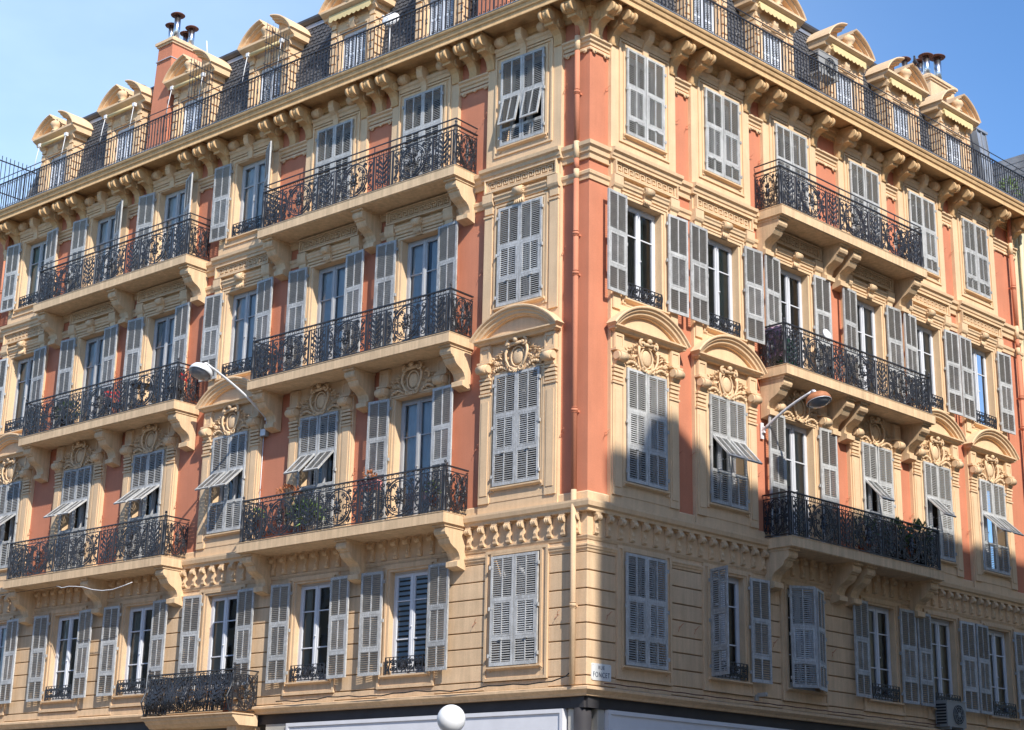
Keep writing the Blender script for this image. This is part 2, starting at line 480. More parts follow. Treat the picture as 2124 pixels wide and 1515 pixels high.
# ------------------------------------------------------------------ first-floor ashlar blocks
courses = [4.745, 4.927, 5.257, 5.589, 5.908, 6.232, 6.561, 6.91, 7.26]
G = .0115
blk = {}
def block(side, xa, xb, za, zb, oo=.027):
    k = (round(xb-xa, 3), round(zb-za, 3), oo)
    if k not in blk:
        mb = MB(); w, h = (xb-xa)/2-G*0, (zb-za)
        b = len(mb.v); e = .008
        mb.box(-w, w, -.02, oo-e, G, h-G)
        # chamfered face
        f0 = [(-w, -(oo-e), G), (w, -(oo-e), G), (w, -(oo-e), h-G), (-w, -(oo-e), h-G)]
        f1 = [(-w+e, -oo, G+e), (w-e, -oo, G+e), (w-e, -oo, h-G-e), (-w+e, -oo, h-G-e)]
        for i in range(4):
            j = (i+1) % 4; mb.quad(f0[i], f0[j], f1[j], f1[i])
        mb.quad(*f1)
        blk[k] = mb.mesh('wall_block', M_tan)
    link('wall_block', blk[k], B, at(side, (xa+xb)/2, 0, za))
for sd in 'LR':
    xs = sorted(WX[sd]); F1W = .80
    if sd == 'L': piers = [(XE['L'], xs[0]-F1W)]+[(xs[i]+F1W, xs[i+1]-F1W) for i in range(6)]+[(xs[-1]+F1W, 0)]
    else: piers = [(0, xs[0]-F1W)]+[(xs[i]+F1W, xs[i+1]-F1W) for i in range(5)]+[(xs[-1]+F1W, XE['R'])]
    for (a, b) in piers:
        for i in range(len(courses)-1):
            aa, bb = a, b
            if sd == 'L' and b == 0: bb = .0235
            if sd == 'R' and a == 0: aa = -.0235
            block(sd, aa, bb, courses[i], courses[i+1])
        mb = MB()
        mb.prof([(-.02, 7.27), (.022, 7.27), (.03, 7.31), (.05, 7.33), (.055, 7.36), (.07, 7.38), (.07, 7.41), (.02, 7.43), (.02, 7.50), (-.02, 7.50)], a, b, -MIT if (sd == 'R' and a == 0) else 0, MIT if (sd == 'L' and b == 0) else 0)
        obj('pier_moulding', mb, M_tan, B, SIDE[sd])
    for x in xs:                       # strip under the windows
        mb = MB(); mb.box(x-F1W, x+F1W, -.02, .024, 4.745, 4.905)
        obj('wall_block', mb, M_tan, B, SIDE[sd])

# ------------------------------------------------------------------ small console row (corbels)
cb = MB()
cb.box(-.045, .045, .03, .085, 7.66, 7.90)
cb.prof([(.03, 7.60), (.07, 7.60), (.10, 7.63), (.10, 7.665), (.03, 7.665)], -.055, .055)
cb.prof([(.03, 7.66), (.085, 7.66), (.11, 7.72), (.085, 7.80), (.03, 7.80)], -.03, .03)
cb.cyl((-.06, -.115, 7.93), (-.02, -.12, 7.93), .07, 10, r1=.058)
cb.cyl((-.02, -.12, 7.93), (.02, -.12, 7.93), .058, 10)
cb.cyl((.02, -.12, 7.93), (.06, -.115, 7.93), .058, 10, r1=.07)
cb.box(-.07, .07, .03, .135, 7.985, 8.034)
cb_me = cb.mesh('corbel', M_cream2)
for sd in 'LR':
    n = 61 if sd == 'L' else 49
    for i in range(n):
        s_ = .18+i*.346
        if s_ < abs(XE[sd])-.05 and not (sd == 'L' and False):
            link('corbel', cb_me, B, at(sd, SG[sd]*s_))

# ------------------------------------------------------------------ ornaments
def spiral(cx, cz, r0, r1, a0, turns, n=14, y=0, flip=1):
    out = []
    for i in range(n+1):
        t = i/n; r_ = r0+(r1-r0)*t; a = a0+flip*turns*2*PI*t
        out.append((cx+r_*math.cos(a), y, cz+r_*math.sin(a)))
    return out
def cartouche():
    mb = MB(); y = -.12
    mb.ell((0, y-.005, 11.43), (.14, .04, .17), 16, 8)
    mb.tube([(.175*math.cos(a), y-.015, 11.43+.215*math.sin(a)) for a in [2*PI*i/20 for i in range(20)]], .020, 6, closed=True)
    mb.cyl((-.14, y-.07, 11.69), (.14, y-.07, 11.71), .038, 10)
    mb.ell((0, y-.10, 11.77), (.07, .05, .06), 8, 6)
    for d in (-1, 1):
        mb.tube([(p[0], y-.07, p[2]) for p in spiral(d*.20, 11.70, .085, .015, PI/2, 1.3, 14, flip=-d)], .03, 6, taper=.016)
        mb.cyl((d*.20, y-.03, 11.70), (d*.20, y-.13, 11.70), .03, 8)
        mb.tube([(d*.24, y-.03, 11.66), (d*.29, y-.06, 11.52), (d*.27, y-.07, 11.38), (d*.20, y-.06, 11.24), (d*.10, y-.05, 11.17)], .035, 6, taper=.02)
        mb.tube([(p[0], y-.06, p[2]) for p in spiral(d*.13, 11.18, .075, .01, PI if d > 0 else 0, 1.2, 12, flip=d)], .024, 5, taper=.012)
        rnd = random.Random(3)
        for i in range(56):
            t = (i*.618) % 1
            px = d*(.24+.36*t+rnd.uniform(-.02, .02)); pz = 11.22+rnd.uniform(-.02, .42-.16*t)
            an = rnd.uniform(.1, 1.2) if i % 2 else rnd.uniform(-.7, .2)
            mb.leaf((px, y+.01, pz), (d*math.cos(an), -.35, math.sin(an)), rnd.uniform(.09, .16), .045, .035)
        for i in range(7):
            t = i/6
            mb.ell((d*(.28+.33*t), y-.02, 11.19+.07*math.sin(t*3)), (.036, .04, .036), 6, 4)
    for i in range(9):
        a = PI*(.15+.7*i/8)+PI
        mb.leaf((.05*math.cos(a), y-.01, 11.20), (math.cos(a), -.3, .55*math.sin(a)), .15, .06, .03)
    return mb
cart_me = cartouche().mesh('cartouche', M_cream2)

def key_scroll():          # acanthus scroll keystone of the third floor windows
    mb = MB()
    mb.prof([(.08, 14.78), (.13, 14.78), (.16, 14.86), (.19, 14.95), (.24, 15.02), (.08, 15.10)], -.085, .085)
    for r_, o_, w in ((.095, .21, .10), (.075, .225, .12)):
        mb.cyl((-w, -o_, 15.06), (w, -o_, 15.06), r_, 12)
    for d in (-1, 1):
        mb.tube([(d*.12, p[0]-.215, p[2]) for p in spiral(0, 15.06, .08, .01, 0, 1.4, 12)], .014, 5)
        mb.ell((d*.22, -.15, 15.10), (.05, .04, .035), 8, 5)
        mb.leaf((d*.20, -.13, 15.10), (d, -.1, .1), .14, .06, .03)
    for i in range(5):
        mb.leaf(((i-2)*.035, -.17, 14.92), ((i-2)*.2, -.35, -1), .16, .05, .03)
    return mb
key_me = key_scroll().mesh('keystone', M_cream2)

def meander():
    mb = MB()
    mb.ring(-.985, .985, 15.205, 15.53, -.955, .955, 15.235, 15.50, .08, .195)
    mb.ring(-.95, .95, 15.24, 15.495, -.91, .91, 15.272, 15.470, .08, .15)
    mb.box(-.91, .91, .08, .10, 15.272, 15.470)
    u = .178; t = .024; n = 10; x0 = -n*u/2; za, zb = 15.285, 15.458
    for i in range(n):
        x = x0+i*u; o0, o1 = .10, .138
        mb.box(x, x+t, o0, o1, za+t, zb)
        mb.box(x+t, x+u-.03, o0, o1, zb-t, zb)
        mb.box(x+u-.03-t, x+u-.03, o0, o1, za+.055, zb-t)
        mb.box(x+.055, x+u-.03-t, o0, o1, za+.055, za+.055+t)
        mb.box(x+.055, x+.055+t, o0, o1, za+.055+t, zb-.055)
        mb.box(x, x+u, o0, o1, za, za+t)
    return mb
mea_me = meander().mesh('meander_panel', M_cream2)

def surround(fl, bal):
    mb = MB()
    za, zb = PLATE[fl]; z0, z1 = FLO[fl]
    if bal: z0 = {2: 8.28, 3: 12.07, 4: 15.82}[fl]
    d0 = -.24
    if fl == 1:
        mb.ring(-.80, .80, za, zb, -HW, HW, z0, z1-.02, d0, .045)
        mb.ring(-.80, .80, za, zb, -.745, .745, za+.055, zb-.06, .045, .072)
        mb.ring(-.66, .66, z0-.10, z1+.08, -.61, .61, z0-.10, z1+.03, .045, .070)
        mb.prof([(.045, z0-.08), (.09, z0-.06), (.13, z0-.045), (.13, z0-.015), (.045, z0)], -.68, .68)
        return mb
    mb.ring(-FW, FW, max(za, 8.275) if fl == 2 else za, zb, -HW, HW, z0, z1-.02, d0, .09)
    if fl == 2:
        for d in (-1, 1):
            xa, xb = sorted((d*.72, d*1.0))
            mb.box(xa, xb, .09, .125, 8.46, 10.72)
            mb.box(xa+.05, xb-.05, .125, .140, 8.62, 10.60)
            mb.box(xa-.02, xb+.02, .09, .15, 10.72, 10.76)
            for i in range(3): mb.box(xa, xb, .09, .135+.012*i, 10.79+.085*i, 10.845+.085*i)
            mb.box(xa-.01, xb+.01, .09, .17, 11.04, 11.085)
            mb.prof([(.09, 11.085), (.14, 11.085), (.18, 11.12), (.22, 11.20), (.24, 11.30), (.22, 11.38), (.09, 11.40)], xa+.03, xb-.03)
            for (w, r_, o_) in ((.15, .085, .22), (.10, .10, .23), (.045, .088, .23)):
                mb.cyl(((xa+xb)/2-w, -o_, 11.27), ((xa+xb)/2+w, -o_, 11.27), r_, 12)
            mb.box(xa-.03, xb+.03, .09, .23, 11.385, 11.425)
            mb.box(xa, xb, .09, .16, 11.425, 11.80)
            mb.ring(xa+.01, xb-.01, 11.45, 11.76, xa+.05, xb-.05, 11.50, 11.71, .16, .178)
        mb.ring(-.70, .70, z0 if bal else z0-.12, z1+.06, -.655, .655, z0 if bal else z0-.12, z1+.02, .09, .125)
        mb.ring(-.645, .645, z0 if bal else z0-.12, z1+.01, -.60, .60, z0 if bal else z0-.12, z1-.012, .09, .112)
        if not bal:
            mb.prof([(.09, z0-.09), (.14, z0-.07), (.17, z0-.05), (.17, z0-.02), (.09, z0-.005)], -.66, .66)
            mb.ring(-.78, .78, 8.47, z0-.10, -.74, .74, 8.50, z0-.11, .09, .10)
    if fl == 3:
        for d in (-1, 1):
            xa, xb = sorted((d*.78, d*1.0))
            mb.box(xa, xb, .09, .13, 12.3, 14.66)
            mb.box(xa-.015, xb+.015, .09, .15, 14.66, 14.70)
            mb.box(xa, xb, .09, .135, 14.75, 14.92)
            mb.prof([(.09, 14.92), (.14, 14.92), (.17, 14.95), (.19, 15.0), (.19, 15.19), (.09, 15.20)], xa-.03, xb+.03)
        mb.ring(-.72, .72, z0 if bal else z0-.14, z1+.10, -.68, .68, z0 if bal else z0-.14, z1+.06, .09, .125)
        mb.ring(-.66, .66, z0 if bal else z0-.14, z1+.04, -.60, .60, z0 if bal else z0-.14, z1-.01, .09, .115)
        mb.prof([(.09, 14.93), (.125, 14.93), (.13, 14.98), (.16, 15.0), (.165, 15.05), (.19, 15.08), (.19, 15.11), (.09, 15.13)], -.72, .72)
        if not bal:
            mb.prof([(.09, z0-.09), (.14, z0-.07), (.18, z0-.05), (.18, z0-.02), (.09, z0-.005)], -.68, .68)
            mb.ring(-.80, .80, z0-.32, z0-.15, -.76, .76, z0-.28, z0-.16, .09, .10)
    if fl == 4:
        mb.ring(-.80, .80, z0 if bal else 16.02, 18.40, -.755, .755, z0 if bal else 16.06, 18.355, .09, .122)
        mb.ring(-.67, .67, z0 if bal else 16.12, 18.32, -.61, .61, z0 if bal else 16.12, 18.25, .09, .118)
        mb.prof([(.09, 18.42), (.13, 18.42), (.14, 18.50), (.17, 18.53), (.17, 18.60), (.09, 18.615)], -.80, .80)
        mb.prof([(.09, 18.22), (.155, 18.22), (.16, 18.40), (.20, 18.48), (.30, 18.56), (.34, 18.66), (.34, 18.80), (.09, 18.80)], -.085, .085)
        for d in (-1, 1):          # little barrel consoles beside the brackets
            for (w, r_) in ((.12, .10), (.08, .115)):
                mb.cyl((d*.60-w, -.20, 18.70), (d*.60+w, -.20, 18.70), r_, 12)
            mb.box(d*.60-.09, d*.60+.09, .09, .24, 18.72, 18.82)
        if not bal:
            mb.prof([(.09, z0-.08), (.13, z0-.06), (.17, z0-.045), (.17, z0-.015), (.09, z0-.002)], -.67, .67)
    return mb
SUR = {}
for sd in 'LR':
    for x in WX[sd]:
        for fl in (1, 2, 3, 4):
            bal = inbal(sd, x) and fl > 1
            if (fl, bal) not in SUR: SUR[(fl, bal)] = surround(fl, bal).mesh('window_surround', M_tan if fl == 1 else M_cream)
            w_ = link('window_surround', SUR[(fl, bal)], B, at(sd, x))
            if fl == 2: link('cartouche', cart_me, w_)
            if fl == 3:
                link('keystone', key_me, w_); link('meander_panel', mea_me, w_)

# segmental pediments over second floor windows without a balcony above
def pediment():
    mb = MB()
    zb = 11.80
    # base moulding
    mb.prof([(.09, zb), (.20, zb), (.22, zb+.03), (.24, zb+.05), (.30, zb+.075), (.30, zb+.105), (.09, zb+.13)], -1.06, 1.06)
    # arched mouldings
    c, half, rise = 0, 1.17, .56
    rad = (half*half+rise*rise)/(2*rise); zc = zb+.12+rise-rad
    a1 = math.asin(half/rad)
    n = 18
    sec = [(.09, 0), (.34, 0), (.355, -.02), (.35, -.045), (.31, -.065), (.305, -.10), (.26, -.125), (.25, -.17), (.20, -.19), (.19, -.215), (.09, -.215)]
    rings = []
    for i in range(n+1):
        a = -a1+2*a1*i/n
        rings.append([((rad+dr)*math.sin(a), -o, zc+(rad+dr)*math.cos(a)) for (o, dr) in sec])
    b = len(mb.v); m_ = len(sec)
    for r_ in rings: mb.v += r_
    for i in range(n):
        for j in range(m_):
            j2 = (j+1) % m_
            mb.f.append((b+i*m_+j, b+(i+1)*m_+j, b+(i+1)*m_+j2, b+i*m_+j2)); mb.sm.append(False)
    mb.f.append(tuple(b+j for j in range(m_))); mb.sm.append(False)
    mb.f.append(tuple(b+n*m_+j for j in reversed(range(m_)))); mb.sm.append(False)
    # end blocks and tympanum
    for d in (-1, 1): mb.box(d*1.06, d*1.10, .09, .26, zb+.02, zb+.14)
    tz = zb+.12; pts = [(-.98, tz)]
    for i in range(13):
        a = -a1+2*a1*i/12; xx = (rad-.2)*math.sin(a); zz = zc+(rad-.2)*math.cos(a)
        if abs(xx) < .98 and zz > tz: pts.append((xx, zz))
    pts.append((.98, tz))
    mb.poly(pts[::-1], .09, .13)
    return mb
ped_me = pediment().mesh('pediment', M_cream)
for sd in 'LR':
    for x in WX[sd]:
        if not inbal(sd, x): link('pediment', ped_me, B, at(sd, x))

# ------------------------------------------------------------------ cornice brackets
def cbracket():
    mb = MB(); z0 = 18.17
    pr = [(0, z0), (.11, z0), (.115, z0+.04), (.135, z0+.13), (.17, z0+.22), (.25, z0+.30), (.36, z0+.345), (.43, z0+.34), (.44, z0+.385), (.52, z0+.40), (.60, z0+.45), (.625, z0+.53), (.60, z0+.60), (.58, z0+.66), (.58, 18.90), (0, 18.90)]
    mb.prof(pr, -.105, .105)
    mb.prof([(0, z0-.001), (.125, z0-.001), (.14, z0+.04), (0, z0+.04)], -.11, .11)
    for (a, b, r_) in ((-.135, -.06, .12), (-.06, .06, .10), (.06, .135, .12)):
        mb.cyl((a, -.545, z0+.52), (b, -.545, z0+.52), r_, 14)
    mb.box(-.115, .115, .415, .455, z0+.33, z0+.395)
    # small barrel behind, against the wall
    mb.cyl((-.15, -.20, z0+.44), (.15, -.20, z0+.44), .105, 12)
    return mb
cbr_me = cbracket().mesh('cornice_bracket', M_soff)
for sd in 'LR':
    ss = []
    xs = sorted(WX[sd])
    for x in xs: ss += [x-.95, x+.95]
    if sd == 'L':
        for i in range(len(xs)-1): ss.append((xs[i]+xs[i+1])/2)
        ss += [XE['L']+.12]
    else: ss += [XE['R']-.25]
    for x in ss:
        link('cornice_bracket', cbr_me, B, at(sd, x))
    link('cornice_bracket', cbr_me, B, at(sd, SG[sd]*.14))

# ------------------------------------------------------------------ shutters
TH = .036; OUTC = .128                 # leaf thickness, closed plane
def slats(mb, x0, x1, z0, z1, pitch=.0425):
    n = max(1, int((z1-z0)/pitch)); p = (z1-z0)/n
    for i in range(n):
        zc = z0+(i+.5)*p; d = .0125
        # outer (front) edge is low, inner edge is high
        ya, yb = -.031, -.005; za, zb = zc-d, zc+d; t = .0065
        b = len(mb.v)
        for x in (x0, x1):
            mb.v += [(x, ya, za), (x, yb, zb), (x, yb, zb+t), (x, ya, za+t)]
        for q in ((0,4,5,1),(1,5,6,2),(2,6,7,3),(3,7,4,0)):
            mb.f.append(tuple(b+k for k in q)); mb.sm.append(False)
def leaf_meshes(h, w=LW):
    zt = h-.86; zf = zt-.77
    fr = MB(); sl_ = MB(); fl = MB()
    st = .052
    fr.box(0, st, 0, TH, 0, h); fr.box(w-.006-st, w-.006, 0, TH, 0, h)
    xi0, xi1 = st, w-.006-st; xm = (xi0+xi1)/2
    for (a, b) in ((h-.055, h), (zt-.035, zt+.035), (zf-.04, zf+.03), (0, .07)):
        fr.box(xi0, xi1, .001, TH-.001, a, b)
    for (a, b) in ((zt+.035, h-.055), (.07, zf-.04)):
        fr.box(xm-.014, xm+.014, .002, TH-.002, a, b)
        slats(sl_, xi0, xm-.014, a, b); slats(sl_, xm+.014, xi1, a, b)
    for z in (.20, h*.52, h-.22):        # strap hinges and pins
        fr.box(-.03, .05, TH, TH+.008, z-.016, z+.016); fr.box(-.035, -.01, TH-.02, TH+.02, z-.035, z+.035)
    fr.box(xm-.06, xm+.02, TH, TH+.02, zf-.03, zf-.01)
    # flap: pivot at its top edge (z = 0 down to -H)
    H = zt-.035-(zf+.03); s2 = .042; e = .004
    fl.box(xi0+e, xi0+s2, 0, TH, -H+e, -e); fl.box(xi1-s2, xi1-e, 0, TH, -H+e, -e)
    fl.box(xi0+s2, xi1-s2, .001, TH-.001, -s2, -e); fl.box(xi0+s2, xi1-s2, .001, TH-.001, -H+e, -H+s2+e)
    fl.box(xm-.012, xm+.012, .002, TH-.002, -H+s2+e, -s2)
    slats(fl, xi0+s2, xm-.012, -H+s2+e, -s2); slats(fl, xm+.012, xi1-s2, -H+s2+e, -s2)
    return fr.mesh('shutter', M_shut), sl_.mesh('louvre_slats', M_slat), fl.mesh('shutter_flap', M_shut), zt-.035
LEAF = {}
def leaf(side, x, z0, h, which, ang=0, flap=0, out=OUTC, lab=None):
    """which: -1 left leaf (hinged on the left), +1 right leaf; ang = opening angle in degrees"""
    dx_ = 0
    if ang > 90: out = .20 if out > .1 else .15; dx_ = .05
    elif ang > 20: out += .05
    k = round(h, 2)
    if k not in LEAF: LEAF[k] = leaf_meshes(h)
    fr, sl_, fl, zt = LEAF[k]
    jit = random.uniform(-1.2, 1.2) if ang > 90 else 0
    m = at(side, x+which*(LW+dx_), out, z0) @ Matrix.Rotation(R(-ang+jit if which < 0 else ang+jit), 4, 'Z')
    m = m @ Matrix.Rotation(R(random.uniform(-.35, .35)), 4, 'Y')
    if which > 0: m = m @ Matrix.Scale(-1, 4, (1, 0, 0))
    o = link('shutter', fr, B, m)
    if lab: o['label'] = lab
    s_ = link('louvre_slats', sl_, o); s_['kind'] = 'stuff'
    fo = link('shutter_flap', fl, o, T((0, 0, zt)) @ Matrix.Rotation(R(-flap), 4, 'X'))
    if flap > 20:
        mb = MB(); a_ = R(flap); mb.tube([(.5, .02, zt-.45), (.5, -.45*math.sin(a_), zt-.45*math.cos(a_)-.0)], .006, 4)
        obj('flap_stay', mb, M_galv, o)
# state: (left angle, left flap, right angle, right flap)
C = (0, 0, 0, 0); O = (177, 0, 177, 0)
ST = {('L', 4): [(0, 13, 0, 12), C, C, (176, 0, 150, 0), (174, 0, 156, 0), (176, 0, 158, 0), (177, 0, 172, 0)],
      ('L', 3): [C, O, O, O, O, O, O],
      ('L', 2): [C, O, (0, 44, 0, 42), (0, 46, 0, 46), (0, 50, 0, 50), (0, 50, 0, 50), (0, 50, 0, 50)],
      ('L', 1): [C, O, O, O, O, O, O],
      ('R', 4): [C, C, C, C, C, C],
      ('R', 3): [O, O, O, O, O, O],
      ('R', 2): [C, (0, 42, 0, 42), O, (0, 42, 0, 0), (0, 45, 0, 0), (0, 46, 0, 46)],
      ('R', 1): [C, (108, 0, 176, 0), (32, 0, 22, 0), O, O, O]}

# ------------------------------------------------------------------ casement windows
def casement(h, style):
    mb = MB(); hw = HW; gl = MB()
    o0, o1 = -.215, -.165
    mb.ring(-hw+.001, hw-.001, 0, h-.021, -hw+.05, hw-.05, .05, h-.07, o0-.01, o1)
    for d in (-1, 1):
        xa, xb = sorted((d*.012, d*(hw-.055)))
        mb.ring(xa, xb, .055, h-.075, xa+.055, xb-.055, .13, h-.14, o0+.008, o1+.012)
        if style == 0: bars = (h-.14-(h*.26),)
        elif style == 1: bars = (h*.33, h*.70)
        else: bars = ()
        for z in bars: mb.box(xa+.055, xb-.055, o0+.02, o1+.004, z, z+.025)
        gl.quad((xa+.05, .19, .12), (xb-.05, .19, .12), (xb-.05, .19, h-.13), (xa+.05, .19, h-.13))
    mb.box(-.03, .03, o1+.012, o1+.03, .06, h-.08)
    mb.ell((.03, -(o1+.05), h*.45), (.02, .02, .02), 6, 4)
    return mb, gl
def curtain(h, x0, x1, z0=.1, amp=.025, n=26):
    mb = MB(); b = 0
    for i in range(n+1):
        x = x0+(x1-x0)*i/n; y = .25+amp*math.sin(i*1.9)+amp*.5*math.sin(i*.8)
        mb.v += [(x, y, z0), (x, y+.01, h-.08)]
    for i in range(n): mb.f.append((2*i, 2*i+2, 2*i+3, 2*i+1)); mb.sm.append(True)
    return mb
CAS = {}
def window(side, x, z0, z1, style, mname, cur=None):
    k = (round(z1-z0, 2), style, mname)
    if k not in CAS:
        a, g = casement(z1-z0, style)
        CAS[k] = (a.mesh('window', M_white if mname == 'w' else M_greyw), g.mesh('pane', M_glass))
    w_ = link('window', CAS[k][0], B, at(side, x, .07, z0))
    link('pane', CAS[k][1], w_)
    h = z1-z0
    if cur:
        kind, parts = cur
        m_ = {'w': M_curt, 'g': M_curtg, 'b': M_curtb}[kind]
        for (a, b) in parts:
            obj('curtain', curtain(h, a, b, amp=.02 if kind != 'w' else .03), m_, w_)
    return w_
rnd = random.Random(11)
full = [(-.5, .5)]
CUR = {('L', 4): [None, None, None, ('w', full), ('w', [(-.5, .2)]), ('w', [(-.5, .1), (.2, .5)]), ('g', full)],
       ('L', 3): [None, ('w', [(-.5, -.05), (.12, .5)]), ('w', [(-.5, -.1), (.05, .5)]), ('w', full), ('w', [(-.5, -.3), (-.1, .5)]), ('w', full), ('b', full)],
       ('L', 2): [None, ('w', full), ('w', [(-.2, .1)]), ('w', [(-.1, .2)]), None, ('w', [(-.3, .0)]), None],
       ('L', 1): [None, None, ('b', [(-.5, -.25)]), ('b', [(-.5, -.05)]), ('b', [(-.5, -.1)]), ('b', [(-.5, -.1)]), ('w', full)],
       ('R', 4): [None]*6,
       ('R', 3): [('g', [(-.05, .25)]), ('g', [(.1, .5)]), None, ('w', [(-.5, -.2), (.15, .5)]), ('w', [(.2, .5)]), ('w', [(-.5, -.1)])],
       ('R', 2): [None, None, ('w', full), None, None, None],
       ('R', 1): [None, None, None, ('b', [(-.5, 0)]), ('b', full), ('b', full)]}
blind = MB()
for i in range(17):
    z = .28+i*.105
    blind.box(-.48, .48, -.205, -.20, z, z+.066)

# ------------------------------------------------------------------ ironwork
def ct(mb, pts, r=.0075, n=4, taper=None):
    r *= 1.45
    mb.tube(pts, r, n, taper=taper, cap=False, smooth=False)
def arc(p0, p1, bulge, n=8):
    """curved bar from p0 to p1 in the x-z plane"""
    (x0, z0), (x1, z1) = p0, p1; dx, dz = x1-x0, z1-z0
    out = []
    for i in range(n+1):
        t = i/n; k = 4*t*(1-t)*bulge
        out.append((x0+dx*t-dz*k, 0, z0+dz*t+dx*k))
    return out
def bar(mb, x, z0, z1, r=.009):
    r *= 1.3
    mb.box(x-r, x+r, -r, r, z0, z1)
def volute(mb, x, z, r, a0, flip, turns=1.15, rad=.0085):
    ct(mb, spiral(x, z, r, r*.15, a0, turns, 12, flip=flip), rad)
    mb.ell((x, 0, z), (.013, .013, .013), 5, 4)
def palmette(h=.80, w=.60, z0=.06):
    """stem with paired acanthus leaves between twin bars"""
    mb = MB(); hw = w/2
    for x in (-hw+.01, hw-.01): bar(mb, x, z0, z0+h, .010)
    for x in (-hw+.075, hw-.075): bar(mb, x, z0, z0+h, .006)
    bar(mb, 0, z0, z0+h, .009)
    for k, z in enumerate((.14, .25, .36, .47, .58)):
        s_ = .16-.012*k
        for d in (-1, 1):
            ct(mb, arc((0, z0+z), (d*s_, z0+z+.14), -d*.28, 6), .012, 4, taper=.005)
            ct(mb, arc((0, z0+z-.02), (d*s_*.7, z0+z+.03), -d*.3, 5), .010, 4, taper=.004)
            mb.leaf((d*.02, 0, z0+z), (d*.8, 0, .75), .15, .045, .012)
    for d in (-1, 1):
        volute(mb, d*.09, z0+.09, .07, PI/2 if d > 0 else PI/2, -d)
        volute(mb, d*.085, z0+h-.075, .062, -PI/2, d)
        volute(mb, d*.19, z0+.20, .04, 0 if d < 0 else PI, d)
        volute(mb, d*.19, z0+h-.20, .04, 0 if d < 0 else PI, -d)
        volute(mb, d*.19, z0+.45, .035, 0 if d < 0 else PI, d)
    for x in (-.145, .145): bar(mb, x, z0, z0+h, .006)
    for d in (-1, 1):
        for k in range(6): mb.leaf((d*.15, 0, z0+.08+k*.12), (d*.7, 0, .8), .10, .035, .01); mb.leaf((d*.15, 0, z0+.12+k*.12), (-d*.7, 0, .8), .10, .035, .01)
    mb.ell((0, 0, z0+.12), (.03, .025, .045), 6, 5)
    mb.ell((0, 0, z0+h-.10), (.025, .02, .04), 6, 5)
    return mb
def lyre(h=.80, w=1.2, z0=.06):
    """big oval of nested C-scrolls with a cast bouquet in its middle"""
    mb = MB(); hw = w/2; zc = z0+h/2
    for d in (-1, 1):
        # outer oval half
        for (rx, rz, rad) in ((.40, .385, .011), (.345, .335, .008)):
            ct(mb, [(d*rx*math.sin(a), 0, zc-rz*math.cos(a)) for a in [PI*i/14 for i in range(15)]], rad)
        # inner S scrolls
        ct(mb, arc((d*.05, z0+.10), (d*.25, zc), -d*.25, 8), .009)
        ct(mb, arc((d*.25, zc), (d*.10, z0+h-.12), -d*.25, 8), .009)
        volute(mb, d*.19, zc-.02, .075, 0 if d > 0 else PI, d*1)
        volute(mb, d*.13, z0+h-.16, .06, -PI/2, d)
        volute(mb, d*.13, z0+.16, .06, PI/2, -d)
        volute(mb, d*.27, z0+.24, .05, PI, -d); volute(mb, d*.27, z0+h-.24, .05, PI, d)
        # spandrels
        for zz, fz in ((z0+.11, 1), (z0+h-.11, -1)):
            volute(mb, d*(hw-.12), zz, .085, PI/2*fz, -d*fz)
            volute(mb, d*(hw-.27), zz-.03*fz, .055, PI/2*fz, d*fz)
            ct(mb, arc((d*(hw-.05), zz), (d*(hw-.15), zc), d*.18*fz, 6), .009)
        volute(mb, d*(hw-.09), zc, .06, 0 if d < 0 else PI, d)
        bar(mb, d*(hw-.012), z0, z0+h, .008)
        for i in range(6):
            a = -.9+i*.36
            mb.leaf((d*(hw-.16), 0, zc+.03*(i-2.5)), (d*math.cos(a), 0, math.sin(a)), .12, .035, .010)
            mb.leaf((d*.42, 0, zc+.05*(i-2.5)), (-d*.9, 0, math.sin(a)), .10, .03, .010)
        for i in range(5):
            a = .3+i*.45
            mb.leaf((d*.02, -.01, zc-.06+.045*i), (d*math.cos(a*.7), -.2, math.sin(a)), .13, .05, .02)
            mb.leaf((d*.02, -.01, zc+.02-.045*i), (d*math.cos(a*.7), -.2, -math.sin(a)), .12, .05, .02)
    for d in (-1, 1):
        for (px, pz, r_, f_) in ((.30, .40, .07, 1), (.08, .30, .05, -1), (.08, .52, .05, 1), (.36, .12, .05, 1), (.36, .70, .05, -1), (.50, .28, .055, -1), (.50, .54, .055, 1)):
            volute(mb, d*px, z0+pz, r_, PI/2*f_, d*f_)
        for k in range(7):
            a = -1.2+k*.4; mb.leaf((d*.36*math.cos(a), 0, zc+.34*math.sin(a)), (d*math.cos(a+.5), 0, math.sin(a+.5)), .11, .04, .012)
    bar(mb, 0, z0, z0+.2, .009); bar(mb, 0, z0+h-.2, z0+h, .009)
    mb.ell((0, -.015, zc), (.05, .035, .09), 8, 6)
    mb.ell((0, -.02, zc+.10), (.03, .03, .04), 6, 5)
    mb.ell((0, -.02, zc-.11), (.03, .03, .04), 6, 5)
    return mb
def post(h=.98):
    mb = MB()
    mb.lathe((0, 0, 0), [(.03, 0), (.03, .05), (.018, .08), (.018, .30), (.032, .33), (.018, .36), (.024, .55), (.018, .72), (.032, .75), (.016, .79), (.016, h-.02), (.03, h), (.02, h+.02), (.012, h+.03), (.032, h+.055), (.028, h+.085), (.008, h+.10)], 8)
    for dx, dy in ((.045, 0), (-.045, 0), (0, .045)): mb.box(dx-.006, dx+.006, -dy-.006, -dy+.006, 0, h-.02)
    return mb
pal, lyr, pst = palmette(), lyre(), post()
def side_panel(L):
    mb = MB(); s_ = L/ .80
    mb.add(lyr, sx=L/1.2)
    return mb
